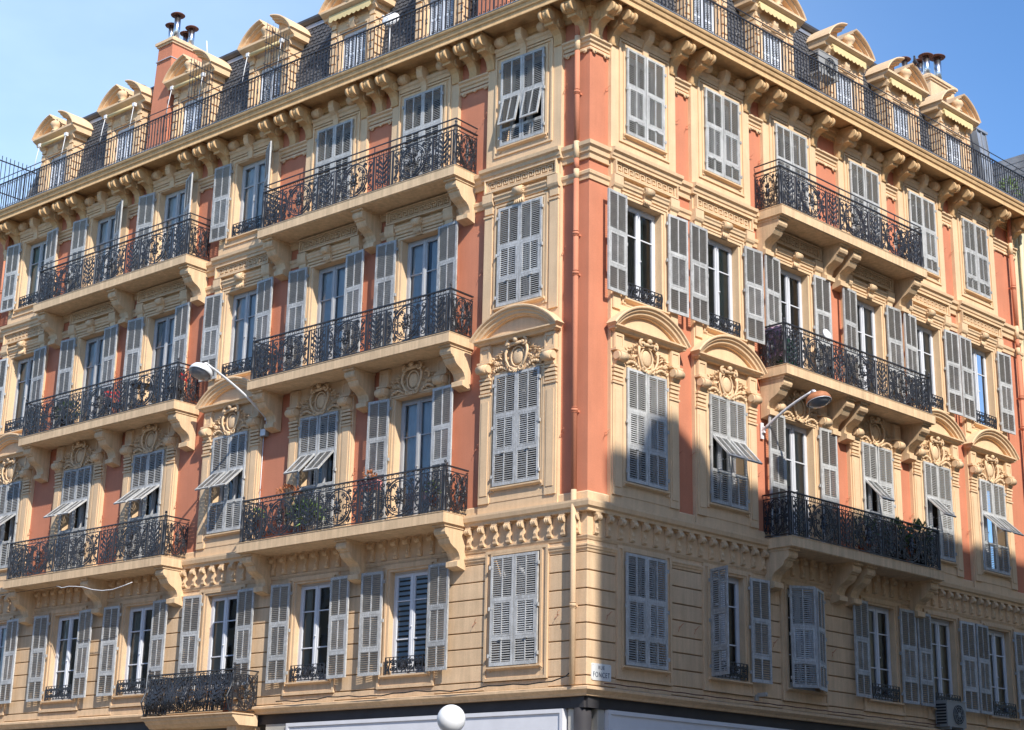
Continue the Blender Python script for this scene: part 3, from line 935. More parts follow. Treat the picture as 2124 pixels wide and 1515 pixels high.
def railing(xa, xb, extra=False, dep=.72, H=.98):
    """front along x at o=dep and two returns; z=0 is the slab top"""
    mb = MB(); ln = xb-xa
    pat = ['p', 'o', 'p', 'o', 'p', 'o', 'p'] if ln > 4 else ['p', 'o', 'p']
    base = sum(.6 if k == 'p' else 1.2 for k in pat); f = (ln-.10)/base
    x = xa+.05
    for k in pat:
        w = (.6 if k == 'p' else 1.2)*f
        mb.add(pal if k == 'p' else lyr, dx=x+w/2, dy=-dep, sx=f)
        x += w
    sp = side_panel(dep-.06)
    for xe in (xa, xb):
        mb.add(sp, dx=xe, dy=-(dep-.0)/2, rz=PI/2)
        mb.add(pst, dx=xe, dy=-dep)
    def rails(z, r1, r2, d_=dep):
        mb.box(xa-r1, xb+r1, d_-r1, d_+r1, z-r2, z+r2)
        for xe in (xa, xb): mb.box(xe-r1, xe+r1, 0.02, d_-r1, z-r2, z+r2)
    rails(H-.015, .024, .013); rails(H-.115, .009, .009); rails(.055, .011, .010)
    n = int(ln/.15)
    for i in range(n):                    # small rings in the top frieze
        xx = xa+.1+(ln-.2)*(i+.5)/n
        ct(mb, [(xx+.04*math.cos(a), -dep, H-.07+.036*math.sin(a)) for a in [2*PI*q/8 for q in range(9)]], .005, 3)
    if extra:
        rails(H+.145, .012, .012, dep)
        k = 5
        for i in range(k+1):
            xx = xa+ln*i/k; mb.box(xx-.007, xx+.007, dep-.007, dep+.007, H-.005, H+.14)
    return mb
def slab(xa, xb):
    mb = MB()
    for (a, b) in ((xa, xb),):
        mb.box(a, b, .02, .80, -.22, -.012)
        mb.box(a-.008, b+.008, .02, .81, -.012, 0)
        mb.box(a+.03, b-.03, .05, .77, -.235, -.22)
    return mb
def bbracket():
    mb = MB(); t = -.235
    pr = [(.09, t), (.68, t), (.68, t-.05), (.64, t-.055), (.66, t-.09), (.665, t-.15), (.64, t-.20), (.585, t-.225), (.585, t-.245), (.545, t-.25), (.53, t-.30), (.48, t-.37), (.40, t-.42), (.31, t-.46), (.24, t-.52), (.20, t-.60), (.19, t-.66), (.27, t-.70), (.27, t-.80), (.02, t-.86), (.02, t)]
    mb.prof(pr, -.155, .155)
    mb.prof([(.02, t-.0), (.70, t-.0), (.70, t-.045), (.02, t-.045)], -.175, .175)
    return mb
bb_me = bbracket().mesh('balcony_bracket', M_slab)
RAILM = {}
for sd in 'LR':
    for (xa, xb) in BAL[sd]:
        inside = sorted(x for x in WX[sd] if xa < x < xb)
        for fl in (2, 3, 4):
            z = SLABZ[fl]
            b_ = obj('balcony', slab(xa, xb), M_slab, B, at(sd, 0, 0, z))
            k = (round(xb-xa, 2), fl == 4)
            if k not in RAILM: RAILM[k] = railing(-(xb-xa)/2+.06, (xb-xa)/2-.06, fl == 4).mesh('railing', M_iron)
            link('railing', RAILM[k], b_, T(((xa+xb)/2, 0, 0)))
            xm = (inside[0]+inside[1])/2
            pos = [xa+.22, xb-.22]+([xm] if sd == 'L' else [xm-.27, xm+.27])
            for x in pos: link('balcony_bracket', bb_me, b_, T((x, 0, 0)))

# low balcony on the left front, first floor
lowx0, lowx1 = -12.2, -9.1
mb = MB()
mb.prof([(.02, 4.30), (.55, 4.30), (.62, 4.36), (.66, 4.38), (.70, 4.44), (.74, 4.46), (.76, 4.53), (.02, 4.53)], lowx0, lowx1)
mb.box(lowx0-.03, lowx1+.03, .16, .80, 4.53, 4.555)
mb.box(lowx0+.15, lowx0+.45, -.2, .50, 3.75, 4.30); mb.box(lowx1-.45, lowx1-.15, -.2, .50, 3.75, 4.30)
lowb = obj('balcony', mb, M_tan, B, SIDE['L'], label='low balcony of the first floor with bulging black railing')
mb = MB()
rl = railing(-1.48, 1.48, False, .72, .95)
for q_ in range(5): rl.add(pal, dx=-1.18+q_*.59, dy=-.70, sx=.9)
for i, (x, y, z) in enumerate(rl.v):      # pot-bellied basket
    k = math.exp(-((z-.30)/.26)**2)*.17
    if y < -.6: y -= k
    f_ = 1
    rl.v[i] = (x*f_, y, z)
link('railing', rl.mesh('railing', M_iron), lowb, T(((lowx0+lowx1)/2, 0, 4.555)))

# window guards
def guard(w=1.06, h=.34):
    mb = MB(); hw = w/2
    mb.box(-hw, hw, -.010, .014, h-.014, h); mb.box(-hw, hw, -.008, .008, .01, .024)
    for x in (-hw+.01, hw-.01): bar(mb, x, 0, h)
    n = 9
    for i in range(n):
        x = -hw+(i+.5)*w/n; d = 1 if i % 2 else -1
        bar(mb, x+w/n/2, 0, h, .005)
        volute(mb, x, h*.70, .052, -PI/2, d, rad=.0095); volute(mb, x, h*.28, .05, PI/2, -d, rad=.0095)
        ct(mb, arc((x-.07, .03), (x+.07, h-.03), d*.2, 6), .007)
        mb.leaf((x, 0, h*.5), (d, 0, .5), .09, .04, .012)
    for a in range(7):
        an = PI*(a/6); mb.leaf((0, -.01, h*.35), (math.cos(an), -.1, math.sin(an)), .12, .04, .015)
    return mb
g_me = guard().mesh('window_guard', M_iron)
def add_guard(side, x, z0, par):
    mb_ = link('window_guard', g_me, par, T((0, -.03, .0)))
    return mb_

for (sd, fl), sts in ST.items():
    for i, st in enumerate(sts):
        x = WX[sd][i]; z0, z1 = FLO[fl]
        bal = inbal(sd, x) and fl > 1
        zb_ = SLABZ[fl]+.03 if bal else z0
        for which, (a, f_) in ((-1, st[:2]), (1, st[2:])):
            leaf(sd, x, zb_, z1-zb_, which, a, f_, out=OUTC if fl > 1 else .095)
        style = 1 if fl == 1 else 0
        nm = 'w' if (fl == 1 or sd == 'R') else 'g'
        wz = zb_+.01
        w_ = window(sd, x, wz, z1, style, nm, CUR[(sd, fl)][i])
        if (sd, fl, i) == ('L', 1, 1): obj('window_blind', blind, M_blind, w_, T((0, 0, 0)), label='blue and white striped roller blind')
        if not bal and (st[0] > 60 or st[2] > 60): add_guard(sd, x, z0, w_)

# ------------------------------------------------------------------ downpipes
def pipe(side, x, o, z0, z1, zc, r=.06):
    mb = MB()
    mb.cyl((x, -o, z0), (x, -o, z1), r, 12)
    for z in zc:
        mb.cyl((x, -o, z-.03), (x, -o, z+.03), r+.012, 12); mb.cyl((x, -o, z-.055), (x, -o, z-.045), r+.012, 12); mb.cyl((x, -o, z+.045), (x, -o, z+.055), r+.012, 12)
        mb.box(x-.015, x+.015, 0, o, z-.02, z+.02)
    return mb
for sd, x in (('L', -.215), ('R', 16.75), ('L', -21.12)):
    segs = [(4.75, 8.46, M_tan), (8.46, 14.95, M_salmon), (14.95, 15.16, M_cream), (15.16, 15.40, M_salmon), (15.40, 15.78, M_cream), (15.78, 17.85, M_salmon), (17.85, 18.19, M_cream), (18.19, 18.9, M_salmon)]
    for (a, b, m_) in segs:
        zc = [z for z in (6.23, 10.05, 12.9, 13.75, 16.9) if a < z < b]
        obj('downpipe', pipe(sd, x, .15, a, b, zc, .056 if m_ != M_cream else .06), m_, B, SIDE[sd])

# ------------------------------------------------------------------ wall hooks
hk = MB(); hk.tube([(0, 0, 0), (0, -.05, 0), (.03, -.07, .05), (.07, -.075, .07)], .006, 4); hk.tube([(0, -.03, 0), (-.05, -.05, -.06), (-.06, -.05, -.10)], .005, 4)
hk_me = hk.mesh('wall_hook', M_salmon)
for sd in 'LR':
    for i, x in enumerate(WX[sd]):
        for fl in (1, 2, 3, 4):
            if (sd, fl) in (('R', 3),): continue
            for d in (-1, 1):
                link('wall_hook', hk_me, B, at(sd, x+d*(1.12 if fl > 1 else 1.05), 0.02, FLO[fl][0]+.9))

# ------------------------------------------------------------------ attic: railing, mansard, dormers, chimneys
def attic_rail(side):
    mb = MB(); o = .68
    if side == 'L': xa, xb = XE['L']+.05, .9016*o
    else: xa, xb = -.9016*o, XE['R']-.05
    z0, z1 = 19.20, 20.03
    mb.box(xa, xb, o-.02, o+.02, z1-.012, z1+.012); mb.box(xa, xb, o-.010, o+.010, z0-.008, z0+.008)
    mb.box(xa, xb, o-.009, o+.009, z1+.17, z1+.188)
    n = int(abs(xb-xa)/.118)
    for i in range(n+1):
        x = xa+(xb-xa)*i/n
        heavy = i % 12 == 6
        r_ = .014 if heavy else .0095
        mb.box(x-r_, x+r_, o-r_, o+r_, 19.15 if heavy else z0, z1)
        if i % 12 == 0:
            mb.tube([(x, -o, z1), (x, -o+.06, z1+.10), (x, -o, z1+.18)], .008, 4)
        if heavy: continue
        for zz, fz in ((z0+.07, -1), (z1-.09, 1)):
            pts = [(p[0], -o, p[2]) for p in spiral(x-.040, zz, .040, .014, 0, .85, 9, flip=fz*1)]
            mb.tube(pts, .0095, 3, cap=False, smooth=False)
        if i % 3 == 1:
            zc = (z0+z1)/2
            mb.ell((x, -o, zc), (.028, .02, .06), 6, 5)
            for q in (-1, 1):
                mb.leaf((x, -o, zc), (q*.5, 0, .9), .09, .03, .01); mb.leaf((x, -o, zc), (q*.5, 0, -.9), .09, .03, .01)
    return mb
for sd in 'LR': obj('attic_railing', attic_rail(sd), M_iron, B, SIDE[sd])

# mansard: lower steep slope, gutter and upper roof
MO0, MO1, MZ0, MZ1 = -.40, -.78, 19.15, 22.0
for sd in 'LR':
    mb = MB()
    if sd == 'L': mb.prof([(MO0, MZ0), (MO1, MZ1), (-5, MZ1), (-5, MZ0)], -21.15, 0, -2.3, MIT)
    else: mb.prof([(MO0, MZ0), (MO1, MZ1), (-5, MZ1), (-5, MZ0)], 0, 16.45, -MIT, 0)
    if sd == 'L':
        mb = MB()
        b = len(mb.v)
        V = [(-21.8, -MO0, MZ0), (MO0*.9, -MO0, MZ0), (MO1*.9, -MO1, MZ1), (-20.65, -MO1, MZ1), (-21.8, 6, MZ0), (-5, 6, MZ0), (-5, 6, MZ1), (-20.65, 6, MZ1)]
        mb.v = V; mb.f = [(0,1,2,3), (4,0,3,7), (5,4,7,6), (3,2,6,7)]; mb.sm = [False]*4
    roof = obj('mansard_roof', mb, M_slate, B, SIDE[sd])
    # slates in rows
    sm = MB(); rows = 26; L_ = math.hypot(MO1-MO0, MZ1-MZ0); nx = Vector((0, -(MZ1-MZ0)/L_, (MO0-MO1)/L_))  # outward-ish normal in local axes
    upv = Vector((0, (MO0-MO1)/L_, (MZ1-MZ0)/L_)); wv = .15
    xa, xb = (-21.75, -.1) if sd == 'L' else (.1, 16.45)
    holes = [(x-.74, x+.74) for x in WX[sd]]
    rr2 = random.Random(5)
    for r_ in range(rows):
        t0 = r_*L_/rows
        base = Vector((0, -MO0, MZ0))+upv*t0
        n = int((xb-xa)/wv)
        for i in range(n):
            x = xa+(i+(.5 if r_ % 2 else 0))*wv
            if sd == 'L' and x < -21.72+(t0/L_)*1.12: continue
            if any(a+.05 < x < b-.05 for a, b in holes): continue
            off = nx*(.012+rr2.uniform(0, .008)); h_ = L_/rows*1.25
            c0 = base+Vector((x, 0, 0))
            pts = [c0+Vector((-wv*.47, 0, 0))+upv*(h_*.35)+off*1.0, c0+Vector((-wv*.28, 0, 0))+off*1.5, c0+Vector((wv*.28, 0, 0))+off*1.5, c0+Vector((wv*.47, 0, 0))+upv*(h_*.35)+off, c0+Vector((wv*.47, 0, 0))+upv*h_+nx*.002, c0+Vector((-wv*.47, 0, 0))+upv*h_+nx*.002]
            sm.quad(*pts)
            sm.quad(pts[1], pts[1]-nx*.02, pts[2]-nx*.02, pts[2])
    st_ = obj('slates', sm, M_slate, roof); st_['kind'] = 'stuff'
    g = MB()
    if sd == 'L': g.prof([(MO1-.05, MZ1-.02), (MO1+.10, MZ1-.02), (MO1+.15, MZ1+.06), (MO1+.13, MZ1+.14), (MO1-.3, MZ1+.2)], -20.6, 0, 0, MIT)
    else: g.prof([(MO1-.05, MZ1-.02), (MO1+.10, MZ1-.02), (MO1+.15, MZ1+.06), (MO1+.13, MZ1+.14), (MO1-.3, MZ1+.2)], 0, 16.4, -MIT, 0)
    obj('gutter', g, M_gutter, roof)
    g = MB(); g.prof([(MO1-.06, MZ1-.12), (MO1+.06, MZ1-.14), (MO1+.06, MZ1-.03), (MO1-.06, MZ1-.02)], -20.6 if sd == 'L' else .4, -.4 if sd == 'L' else 16.4)
    obj('roof_flashing', g, M_zinc, roof)
# flat upper roof and zinc hips
g = MB()
a = world('L', -20.6, -.8, 0); 
corner = Vector((-.72, .8, 0)); rend = world('R', 16.4, -.8, 0); rb = world('R', 16.4, -6, 0); lb = world('L', -20.6, -6, 0); ic = Vector((-5.4, 6, 0))
z = MZ1+.18
vs_ = [(a.x, a.y, z), (corner.x, corner.y, z), (ic.x, ic.y, z+.5), (lb.x, lb.y, z+.5), (rend.x, rend.y, z), (rb.x, rb.y, z+.5)]
g.v = vs_; g.f = [(0, 1, 2, 3), (1, 4, 5, 2)]; g.sm = [False, False]
obj('upper_roof', g, M_zinc, B)
g = MB()                                  # zinc end of the mansard, right front
g.prof([(-.30, 19.15), (-.22, 19.15), (-.50, 21.75), (-.65, 21.78)], 16.42, 16.98)
for x in (16.44, 16.69, 16.94): g.prof([(-.22, 19.16), (-.18, 19.16), (-.46, 21.74), (-.50, 21.74)], x-.018, x+.018)
g.box(16.40, 17.02, -.75, -.44, 21.75, 21.82)
g.prof([(-.7, 19.15), (-.31, 19.15), (-.6, 21.75), (-2.5, 21.75), (-2.5, 19.15)], 16.44, 16.96)
obj('zinc_roof_end', g, M_zinc, B, SIDE['R'])
g = MB()                                  # pale flashing on the slanted left end
g.tube([(-21.82, .38, 19.2), (-21.27, .57, 20.5), (-20.67, .77, 22.0)], .05, 4)
obj('roof_flashing', g, M_zinc, B, SIDE['L'])

def dormer():
    mb = MB(); z0 = 19.12; zt = 21.40; hx = .72; ow = .43; zo = 20.95
    F = -.02
    mb.ring(-hx, hx, z0, zt, -ow, ow, z0, zo, -.22, F)
    mb.box(-hx+.01, -hx+.12, -1.4, -.22, z0, zt); mb.box(hx-.12, hx-.01, -1.4, -.22, z0, zt)
    mb.box(-hx+.01, hx-.01, -1.4, -.22, 21.05, zt)
    # inner moulding
    mb.ring(-ow-.10, ow+.10, z0, zo+.10, -ow-.05, ow+.05, z0, zo+.05, F, F+.03)
    # banded pilasters
    for d in (-1, 1):
        xa, xb = sorted((d*.58, d*.745))
        for i in range(9):
            za = z0+.12+i*.235
            if za > 21.2: break
            mb.box(xa, xb, F, F+.05, za, za+.19)
        mb.box(d*.56, d*.78, -.9, F+.07, z0, z0+.10)
        for i in range(5):
            za = 20.10+i*.235
            mb.box(d*hx-.012*d, d*(hx+.035), -.85, F, za, za+.19)
        mb.prof([(-.9, 21.25), (F+.06, 21.25), (F+.12, 21.33), (F+.12, 21.40), (-.9, 21.40)], *sorted((d*.54, d*.82)))
    # keystone ornament
    mb.prof([(F, 20.98), (F+.05, 20.98), (F+.10, 21.12), (F+.10, 21.22), (F, 21.22)], -.09, .09)
    for d in (-1, 1): mb.leaf((d*.08, -.03, 21.08), (d, -.1, .1), .16, .07, .03)
    # entablature
    mb.prof([(-1.2, 21.40), (F+.10, 21.40), (F+.12, 21.46), (F+.20, 21.50), (F+.26, 21.54), (F+.26, 21.60), (-1.2, 21.62)], -.98, .98)
    # broken segmental pediment, two arms
    half, rise = 1.03, .62; zb = 21.59
    rad = (half*half+rise*rise)/(2*rise); zc = zb+rise-rad; a1 = math.asin(half/rad); a0 = math.asin(.20/rad)
    sec = [(-1.2, .0), (.26, .0), (.27, -.025), (.25, -.05), (.17, -.065), (.16, -.10), (.08, -.115), (.07, -.15), (-1.2, -.15)]
    for d in (-1, 1):
        b = len(mb.v); m_ = len(sec); n = 8
        for i in range(n+1):
            a = a0+(a1-a0)*i/n
            for (o, dr) in sec: mb.v.append((d*(rad+dr)*math.sin(a), -o, zc+(rad+dr)*math.cos(a)))
        for i in range(n):
            for j in range(m_):
                j2 = (j+1) % m_; f = (b+i*m_+j, b+(i+1)*m_+j, b+(i+1)*m_+j2, b+i*m_+j2)
                mb.f.append(f if d > 0 else f[::-1]); mb.sm.append(False)
        f1 = tuple(b+j for j in range(m_)); f2 = tuple(b+n*m_+j for j in reversed(range(m_)))
        mb.f += [f1 if d > 0 else f1[::-1], f2 if d > 0 else f2[::-1]]; mb.sm += [False, False]
        mb.poly([(d*.24, 21.61), (d*.92, 21.61), (d*.60, zc+(rad-.15)*math.cos(math.asin(.60/rad))), (d*.2, zc+(rad-.15)*math.cos(a0))][::d], -1.1, -.06)
    # urn between the arms
    mb.lathe((0, -.14, 21.60), [(.12, 0), (.12, .04), (.06, .08), (.14, .16), (.17, .24), (.14, .31), (.05, .35), (.03, .40)], 12)
    mb.box(-.16, .16, -.3, .10, 21.60, 21.70)
    return mb
dor_me = dormer().mesh('dormer', M_cream)
# dormer doors: pale double shutters
dd = MB()
dd.ring(-.43, .43, 0, 1.80, -.41, .41, 0, 1.78, -.16, -.12)
for d in (-1, 1):
    xa, xb = sorted((d*.005, d*.405))
    dd.ring(xa, xb, .01, 1.775, xa+.045, xb-.045, .10, 1.70, -.15, -.11)
    dd.box(xa+.045, xb-.045, -.148, -.113, .55, .62); dd.box(xa+.045, xb-.045, -.148, -.113, 1.15, 1.20)
    xm = (xa+xb)/2; dd.box(xm-.01, xm+.01, -.146, -.114, .10, 1.70)
    for (za, zb) in ((.10, .55), (.62, 1.15), (1.20, 1.70)):
        n = int((zb-za)/.045)
        for i in range(n):
            z = za+(i+.5)*(zb-za)/n
            dd.prof([(-.125, z-.018), (-.119, z-.018), (-.141, z+.02), (-.147, z+.02)], xa+.045, xb-.045, cap=False)
M_dwhite = mat('pale_grey_shutter_paint', (.62, .65, .70), .7, var=.08, objvar=.06, grain=.06)
dd_me = dd.mesh('dormer_shutter', M_dwhite)
def valance():
    mb = MB(); n = 9
    for i in range(n):
        xa = -.72+i*1.44/n; xb = xa+1.44/n
        pts = [(xa, 21.42), (xa, 21.30)]+[(xa+(xb-xa)*t, 21.30-.05*math.sin(PI*t)) for t in (.25, .5, .75)]+[(xb, 21.30), (xb, 21.42)]
        mb.poly(pts, .155, .165)
    mb.box(-.74, .74, .04, .15, 21.40, 21.46)
    mb.cyl((-.72, -.11, 21.36), (.72, -.11, 21.36), .04, 8)
    return mb
val_me = valance().mesh('awning', M_awn)
for sd in 'LR':
    for i, x in enumerate(WX[sd]):
        d_ = link('dormer', dor_me, B, at(sd, x, -.27, .03))
        link('dormer_shutter', dd_me, d_, T((0, 0, 19.17)))
        if sd == 'R' or i in (2, 0, 1): link('awning', val_me, d_, T((0, 0, -.002)))
        if sd == 'L' and i > 2:           # rolled blind with white side arms
            mb = MB(); mb.cyl((-.66, -.16, 21.33), (.66, -.16, 21.33), .05, 8)
            obj('awning', mb, M_awn, d_)
            for q in (-1, 1):
                mb = MB(); mb.tube([(q*.64, -.20, 21.36), (q*.66, -.26, 20.9), (q*.66, -.30, 20.55)], .010, 6); mb.box(q*.64-.05, q*.64+.05, .15, .23, 21.28, 21.38)
                obj('awning_arm', mb, M_wht, d_)

# terrace dividers with spikes
for xd in (-12.55, -9.62):
    mb = MB()
    for i in range(9):
        o = -.05+i*.09; mb.box(xd-.006, xd+.006, o-.006, o+.006, 19.2, 21.35+.05*(i % 2)); mb.cyl((xd, -o, 21.30), (xd+.02*(-1)**i, -o, 21.50), .008, 4, r1=.001)
    for z in (19.3, 20.3, 20.9, 21.25): mb.box(xd-.008, xd+.008, -.08, .72, z-.01, z+.01)
    mb.tube([(xd, -.0, 20.4), (xd, -.72, 20.0)], .008, 4)
    obj('terrace_divider', mb, M_iron, B, SIDE['L'])

# chimneys
def chimney(x0, x1, o0, o1, z0, z1, side, m_, tap=.1, pipes=(), lab=None):
    mb = MB()
    b = len(mb.v)
    mb.v += [(x0-tap, -o1-tap*.5, z0), (x1+tap, -o1-tap*.5, z0), (x1+tap, -o0, z0), (x0-tap, -o0, z0), (x0, -o1, z1), (x1, -o1, z1), (x1, -o0, z1), (x0, -o0, z1)]
    for q in ((0,3,2,1),(4,5,6,7),(0,1,5,4),(1,2,6,5),(2,3,7,6),(3,0,4,7)): mb.f.append(q); mb.sm.append(False)
    c = obj('chimney', mb, m_, B, SIDE[side])
    if lab: c['label'] = lab
    mb = MB()
    e = .08
    mb.box(x0-e*.5, x1+e*.5, o0-e*.5, o1+e*.5, z1, z1+.06); mb.box(x0-e, x1+e, o0-e, o1+e, z1+.06, z1+.14)
    xm, om = (x0+x1)/2, (o0+o1)/2
    b = len(mb.v)
    mb.v += [(x0-e, -o1-e, z1+.14), (x1+e, -o1-e, z1+.14), (x1+e, -o0+e, z1+.14), (x0-e, -o0+e, z1+.14), (x0+.14, -o1+.14, z1+.30), (x1-.14, -o1+.14, z1+.30), (x1-.14, -o0-.14, z1+.30), (x0+.14, -o0-.14, z1+.30)]
    for q in ((4,5,6,7),(0,1,5,4),(1,2,6,5),(2,3,7,6),(3,0,4,7)): mb.f.append(tuple(b+i for i in q)); mb.sm.append(False)
    obj('chimney_cap', mb, M_cream, c)
    for (px, po, h, rad) in pipes:
        h += .16
        mb = MB(); mb.cyl((px, -po, z1+.2), (px, -po, z1+.3+h), rad, 14)
        p = obj('chimney_flue', mb, M_steel, c)
        mb = MB(); mb.lathe((px, -po, z1+.3+h+.03), [(.02, -.01), (rad*2.1, -.02), (rad*2.25, .0), (rad*1.8, .03), (.03, .055)], 16)
        for q in range(3):
            a = q*2.1; mb.box(px+rad*.8*math.cos(a)-.008, px+rad*.8*math.cos(a)+.008, po-rad*.8*math.sin(a)-.008, po-rad*.8*math.sin(a)+.008, z1+.25+h, z1+.34+h)
        obj('flue_cap', mb, M_rust, c)
    return c
c1 = chimney(-15.22, -14.62, -1.25, -.22, 19.15, 22.90, 'L', M_salmon, .13, [(-15.10, -.50, .30, .085), (-14.80, -.45, .50, .09), (-14.78, -.95, .30, .085), (-15.1, -1.0, .26, .08)], lab='tall salmon chimney stack with metal flues')
mb = MB()
for z_, e_ in ((22.45, .03),): mb.box(-15.22-e_, -14.62+e_, -1.25-e_, -.22+e_+.02, z_, z_+.02)
obj('chimney_strap', mb, M_galv, c1)
chimney(-3.30, -2.45, -1.3, -.15, 19.15, 23.1, 'L', M_salmon, .03, [(-3.1, -.5, .3, .085), (-2.7, -.5, .3, .085)])
c3 = chimney(15.2, 16.45, -2.0, -1.10, 21.9, 23.08, 'R', M_cream, .0, [(15.45, -1.35, .42, .10), (16.05, -1.35, .60, .11), (15.75, -1.75, .50, .09)], lab='cream chimney block with three capped flues')
chimney(14.35, 14.95, -1.9, -1.35, 21.9, 22.70, 'R', M_cream, .0, [(14.7, -1.6, .50, .085)])
mb = MB(); mb.cyl((-17.05, 1.0, 21.9), (-17.05, 1.0, 22.55), .09, 12); mb.lathe((-17.05, 1.0, 22.56), [(.02, 0), (.24, 0), (.24, .03), (.05, .12)], 14)
obj('roof_vent', mb, M_rust, B, SIDE['L'])

# ------------------------------------------------------------------ ground floor shops
for sd in 'LR':
    x0, x1 = (XE['L'], -.25) if sd == 'L' else (.25, XE['R'])
    mb = MB()
    mb.box(x0, 0 if sd == 'L' else x1, -.40, -.06, 4.34, 4.554) if sd == 'L' else mb.box(0, x1, -.40, -.06, 4.34, 4.554)
    obj('shop_lintel', mb, M_dark, B, SIDE[sd])
    # light grey name boards, blank
    if sd == 'L': segs = [(-8.2, -.56), (-20.8, -12.6)]
    else: segs = [(.62, 7.1), (7.6, 16.8)]
    for (a, b) in segs:
        mb = MB(); mb.box(a, b, -.30, -.03, 3.35, 4.335); mb.ring(a, b, 3.35, 4.335, a+.07, b-.07, 3.42, 4.26, -.03, .0)
        obj('shop_fascia', mb, M_lgrey, B, SIDE[sd])
        mb = MB(); mb.box(a, b, -.32, -.20, .15, .55); mb.box(a, b, -.32, -.20, 3.2, 3.35)
        n = max(2, int((b-a)/1.6))
        for i in range(n+1):
            x = a+(b-a)*i/n; mb.box(x-.04, x+.04, -.31, -.19, .55, 3.2)
        f = obj('shopfront', mb, M_dark, B, SIDE[sd])
        mb = MB(); mb.quad((a, .25, .55), (b, .25, .55), (b, .25, 3.2), (a, .25, 3.2)); obj('shop_window', mb, M_glass, f)
    for (a, b) in ([(-.50, -.24), (-8.9, -8.25), (-12.5, -12.2), (XE['L'], -20.85)] if sd == 'L' else [(.10, .20), (.42, .60), (7.15, 7.55), (16.85, XE['R'])]):
        mb = MB(); mb.box(a, b, -.5, -.05 if abs(a) > 1 else -.10, .1, 4.335); obj('pillar', mb, M_beige, B, SIDE[sd])
mb = MB(); mb.cyl((-.22, .18, .1), (-.22, .18, 4.34), .17, 20); obj('corner_column', mb, M_dark, B)

# ------------------------------------------------------------------ street sign
sg = thing('street_sign', 'white street name plate reading RUE FONCET near the building corner', 'sign', at('R', .368, .02, 4.85))
mb = MB()
def rrect(w, h, r, n=4):
    out = []
    for cx, cz, a0 in ((w-r, h-r, 0), (-w+r, h-r, PI/2), (-w+r, -h+r, PI), (w-r, -h+r, 3*PI/2)):
        for i in range(n+1):
            a = a0+PI/2*i/n; out.append((cx+r*math.cos(a), cz+r*math.sin(a)))
    return out
mb.poly([(x, z+.155) for x, z in rrect(.27, .158, .035)][::-1], 0, .022)
obj('sign_plate', mb, M_sign, sg)
mb = MB()
for x in (-.235, .235):
    for z in (.03, .28): mb.cyl((x, -.018, z), (x, -.028, z), .010, 8)
obj('screw', mb, M_galv, sg)
def text(body, size, x, z, y, m_, parent, sx=1):
    cu = bpy.data.curves.new('lettering', 'FONT'); cu.body = body; cu.size = size; cu.align_x = 'CENTER'; cu.extrude = .0015; cu.offset = .0004; cu.space_character = 1.22
    o = bpy.data.objects.new('tmp', cu); COL.objects.link(o)
    bpy.context.view_layer.update()
    me = bpy.data.meshes.new_from_object(o.evaluated_get(bpy.context.evaluated_depsgraph_get()))
    bpy.data.objects.remove(o); me.materials.clear(); me.materials.append(m_)
    return link('lettering', me, parent, T((x, y, z)) @ Matrix.Rotation(PI/2, 4, 'X') @ Matrix.Diagonal((sx, 1, 1, 1)))
text('RUE', .095, 0, .205, -.024, M_ink, sg, .9)
text('FONCET', .135, 0, .06, -.024, M_ink, sg, .78)

# ------------------------------------------------------------------ wall lamps
def wall_lamp(side, s_, zp, end, head, m_dome, label, tilt):
    t = thing('street_lamp', label, 'street lamp', at(side, SG[side]*s_, 0, zp))
    mb = MB(); mb.box(-.045, .045, 0.02, .05, -.20, .16); mb.box(-.03, .03, .05, .11, -.07, .07)
    for z in (-.15, .12): mb.ell((0, -.055, z), (.012, .012, .012), 6, 4)
    obj('mounting_plate', mb, M_lampw, t)
    eo, ez = end
    mb = MB(); pts = []
    for i in range(11):
        q = i/10; pts.append((0, -(.06+(eo-.06)*q), -.02+(ez+.02)*(q**.92)+.05*math.sin(PI*q)))
    mb.tube(pts, .034, 10, taper=.026)
    mb.tube([pts[-1], (0, pts[-1][1]-.05, pts[-1][2]-.01), (0, pts[-1][1]-.09, pts[-1][2]-.06)], .04, 8)
    obj('arm', mb, M_lampw, t)
    ho, hz = head
    hm = T((0, -ho, hz)) @ Matrix.Rotation(R(tilt), 4, 'X')
    mb = MB(); mb.lathe((0, 0, 0), [(.262, -.02), (.275, .0), (.268, .06), (.235, .12), (.17, .165), (.09, .185), (.02, .19)], 24)
    h = obj('lamp_head', mb, m_dome, t, hm)
    mb = MB(); mb.lathe((0, 0, 0), [(.03, -.115), (.11, -.105), (.18, -.08), (.225, -.045), (.245, -.021)], 24)
    obj('lamp_glass', mb, mat('lamp_glass', (.20, .20, .21), .15, var=.2, spec=.8), h)
    mb = MB(); mb.ring(-.0, .0, 0, 0, 0, 0, 0, 0, 0, 0) if False else mb.tube([(.262*math.cos(a), .262*math.sin(a), -.02) for a in [2*PI*i/24 for i in range(24)]], .012, 6, closed=True)
    obj('lamp_rim', mb, M_galv, h)
    return t
wall_lamp('R', 5.49, 10.70, (1.40, .62), (1.56, .37), M_lampo, 'street lamp with a rusty orange dome on a curved arm, right-hand front', -16)
wall_lamp('L', 9.39, 11.36, (1.93, .85), (2.10, .60), M_lampw, 'street lamp with a white dome on a long arm, left-hand front', -24)

for s_, lb_ in ((5.05, 'small beige security camera on the wall under the second right-hand window'),):
    t = thing('security_camera', lb_, 'camera', at('R', s_, .02, 4.86))
    mb = MB(); mb.box(-.05, .05, 0, .06, -.02, .10); obj('camera_base', mb, M_beige, t)
    mb = MB(); mb.box(.0, .08, .06, .26, .06, .14); mb.cyl((.04, -.26, .10), (.04, -.275, .10), .03, 10); obj('camera_body', mb, M_beige, t)
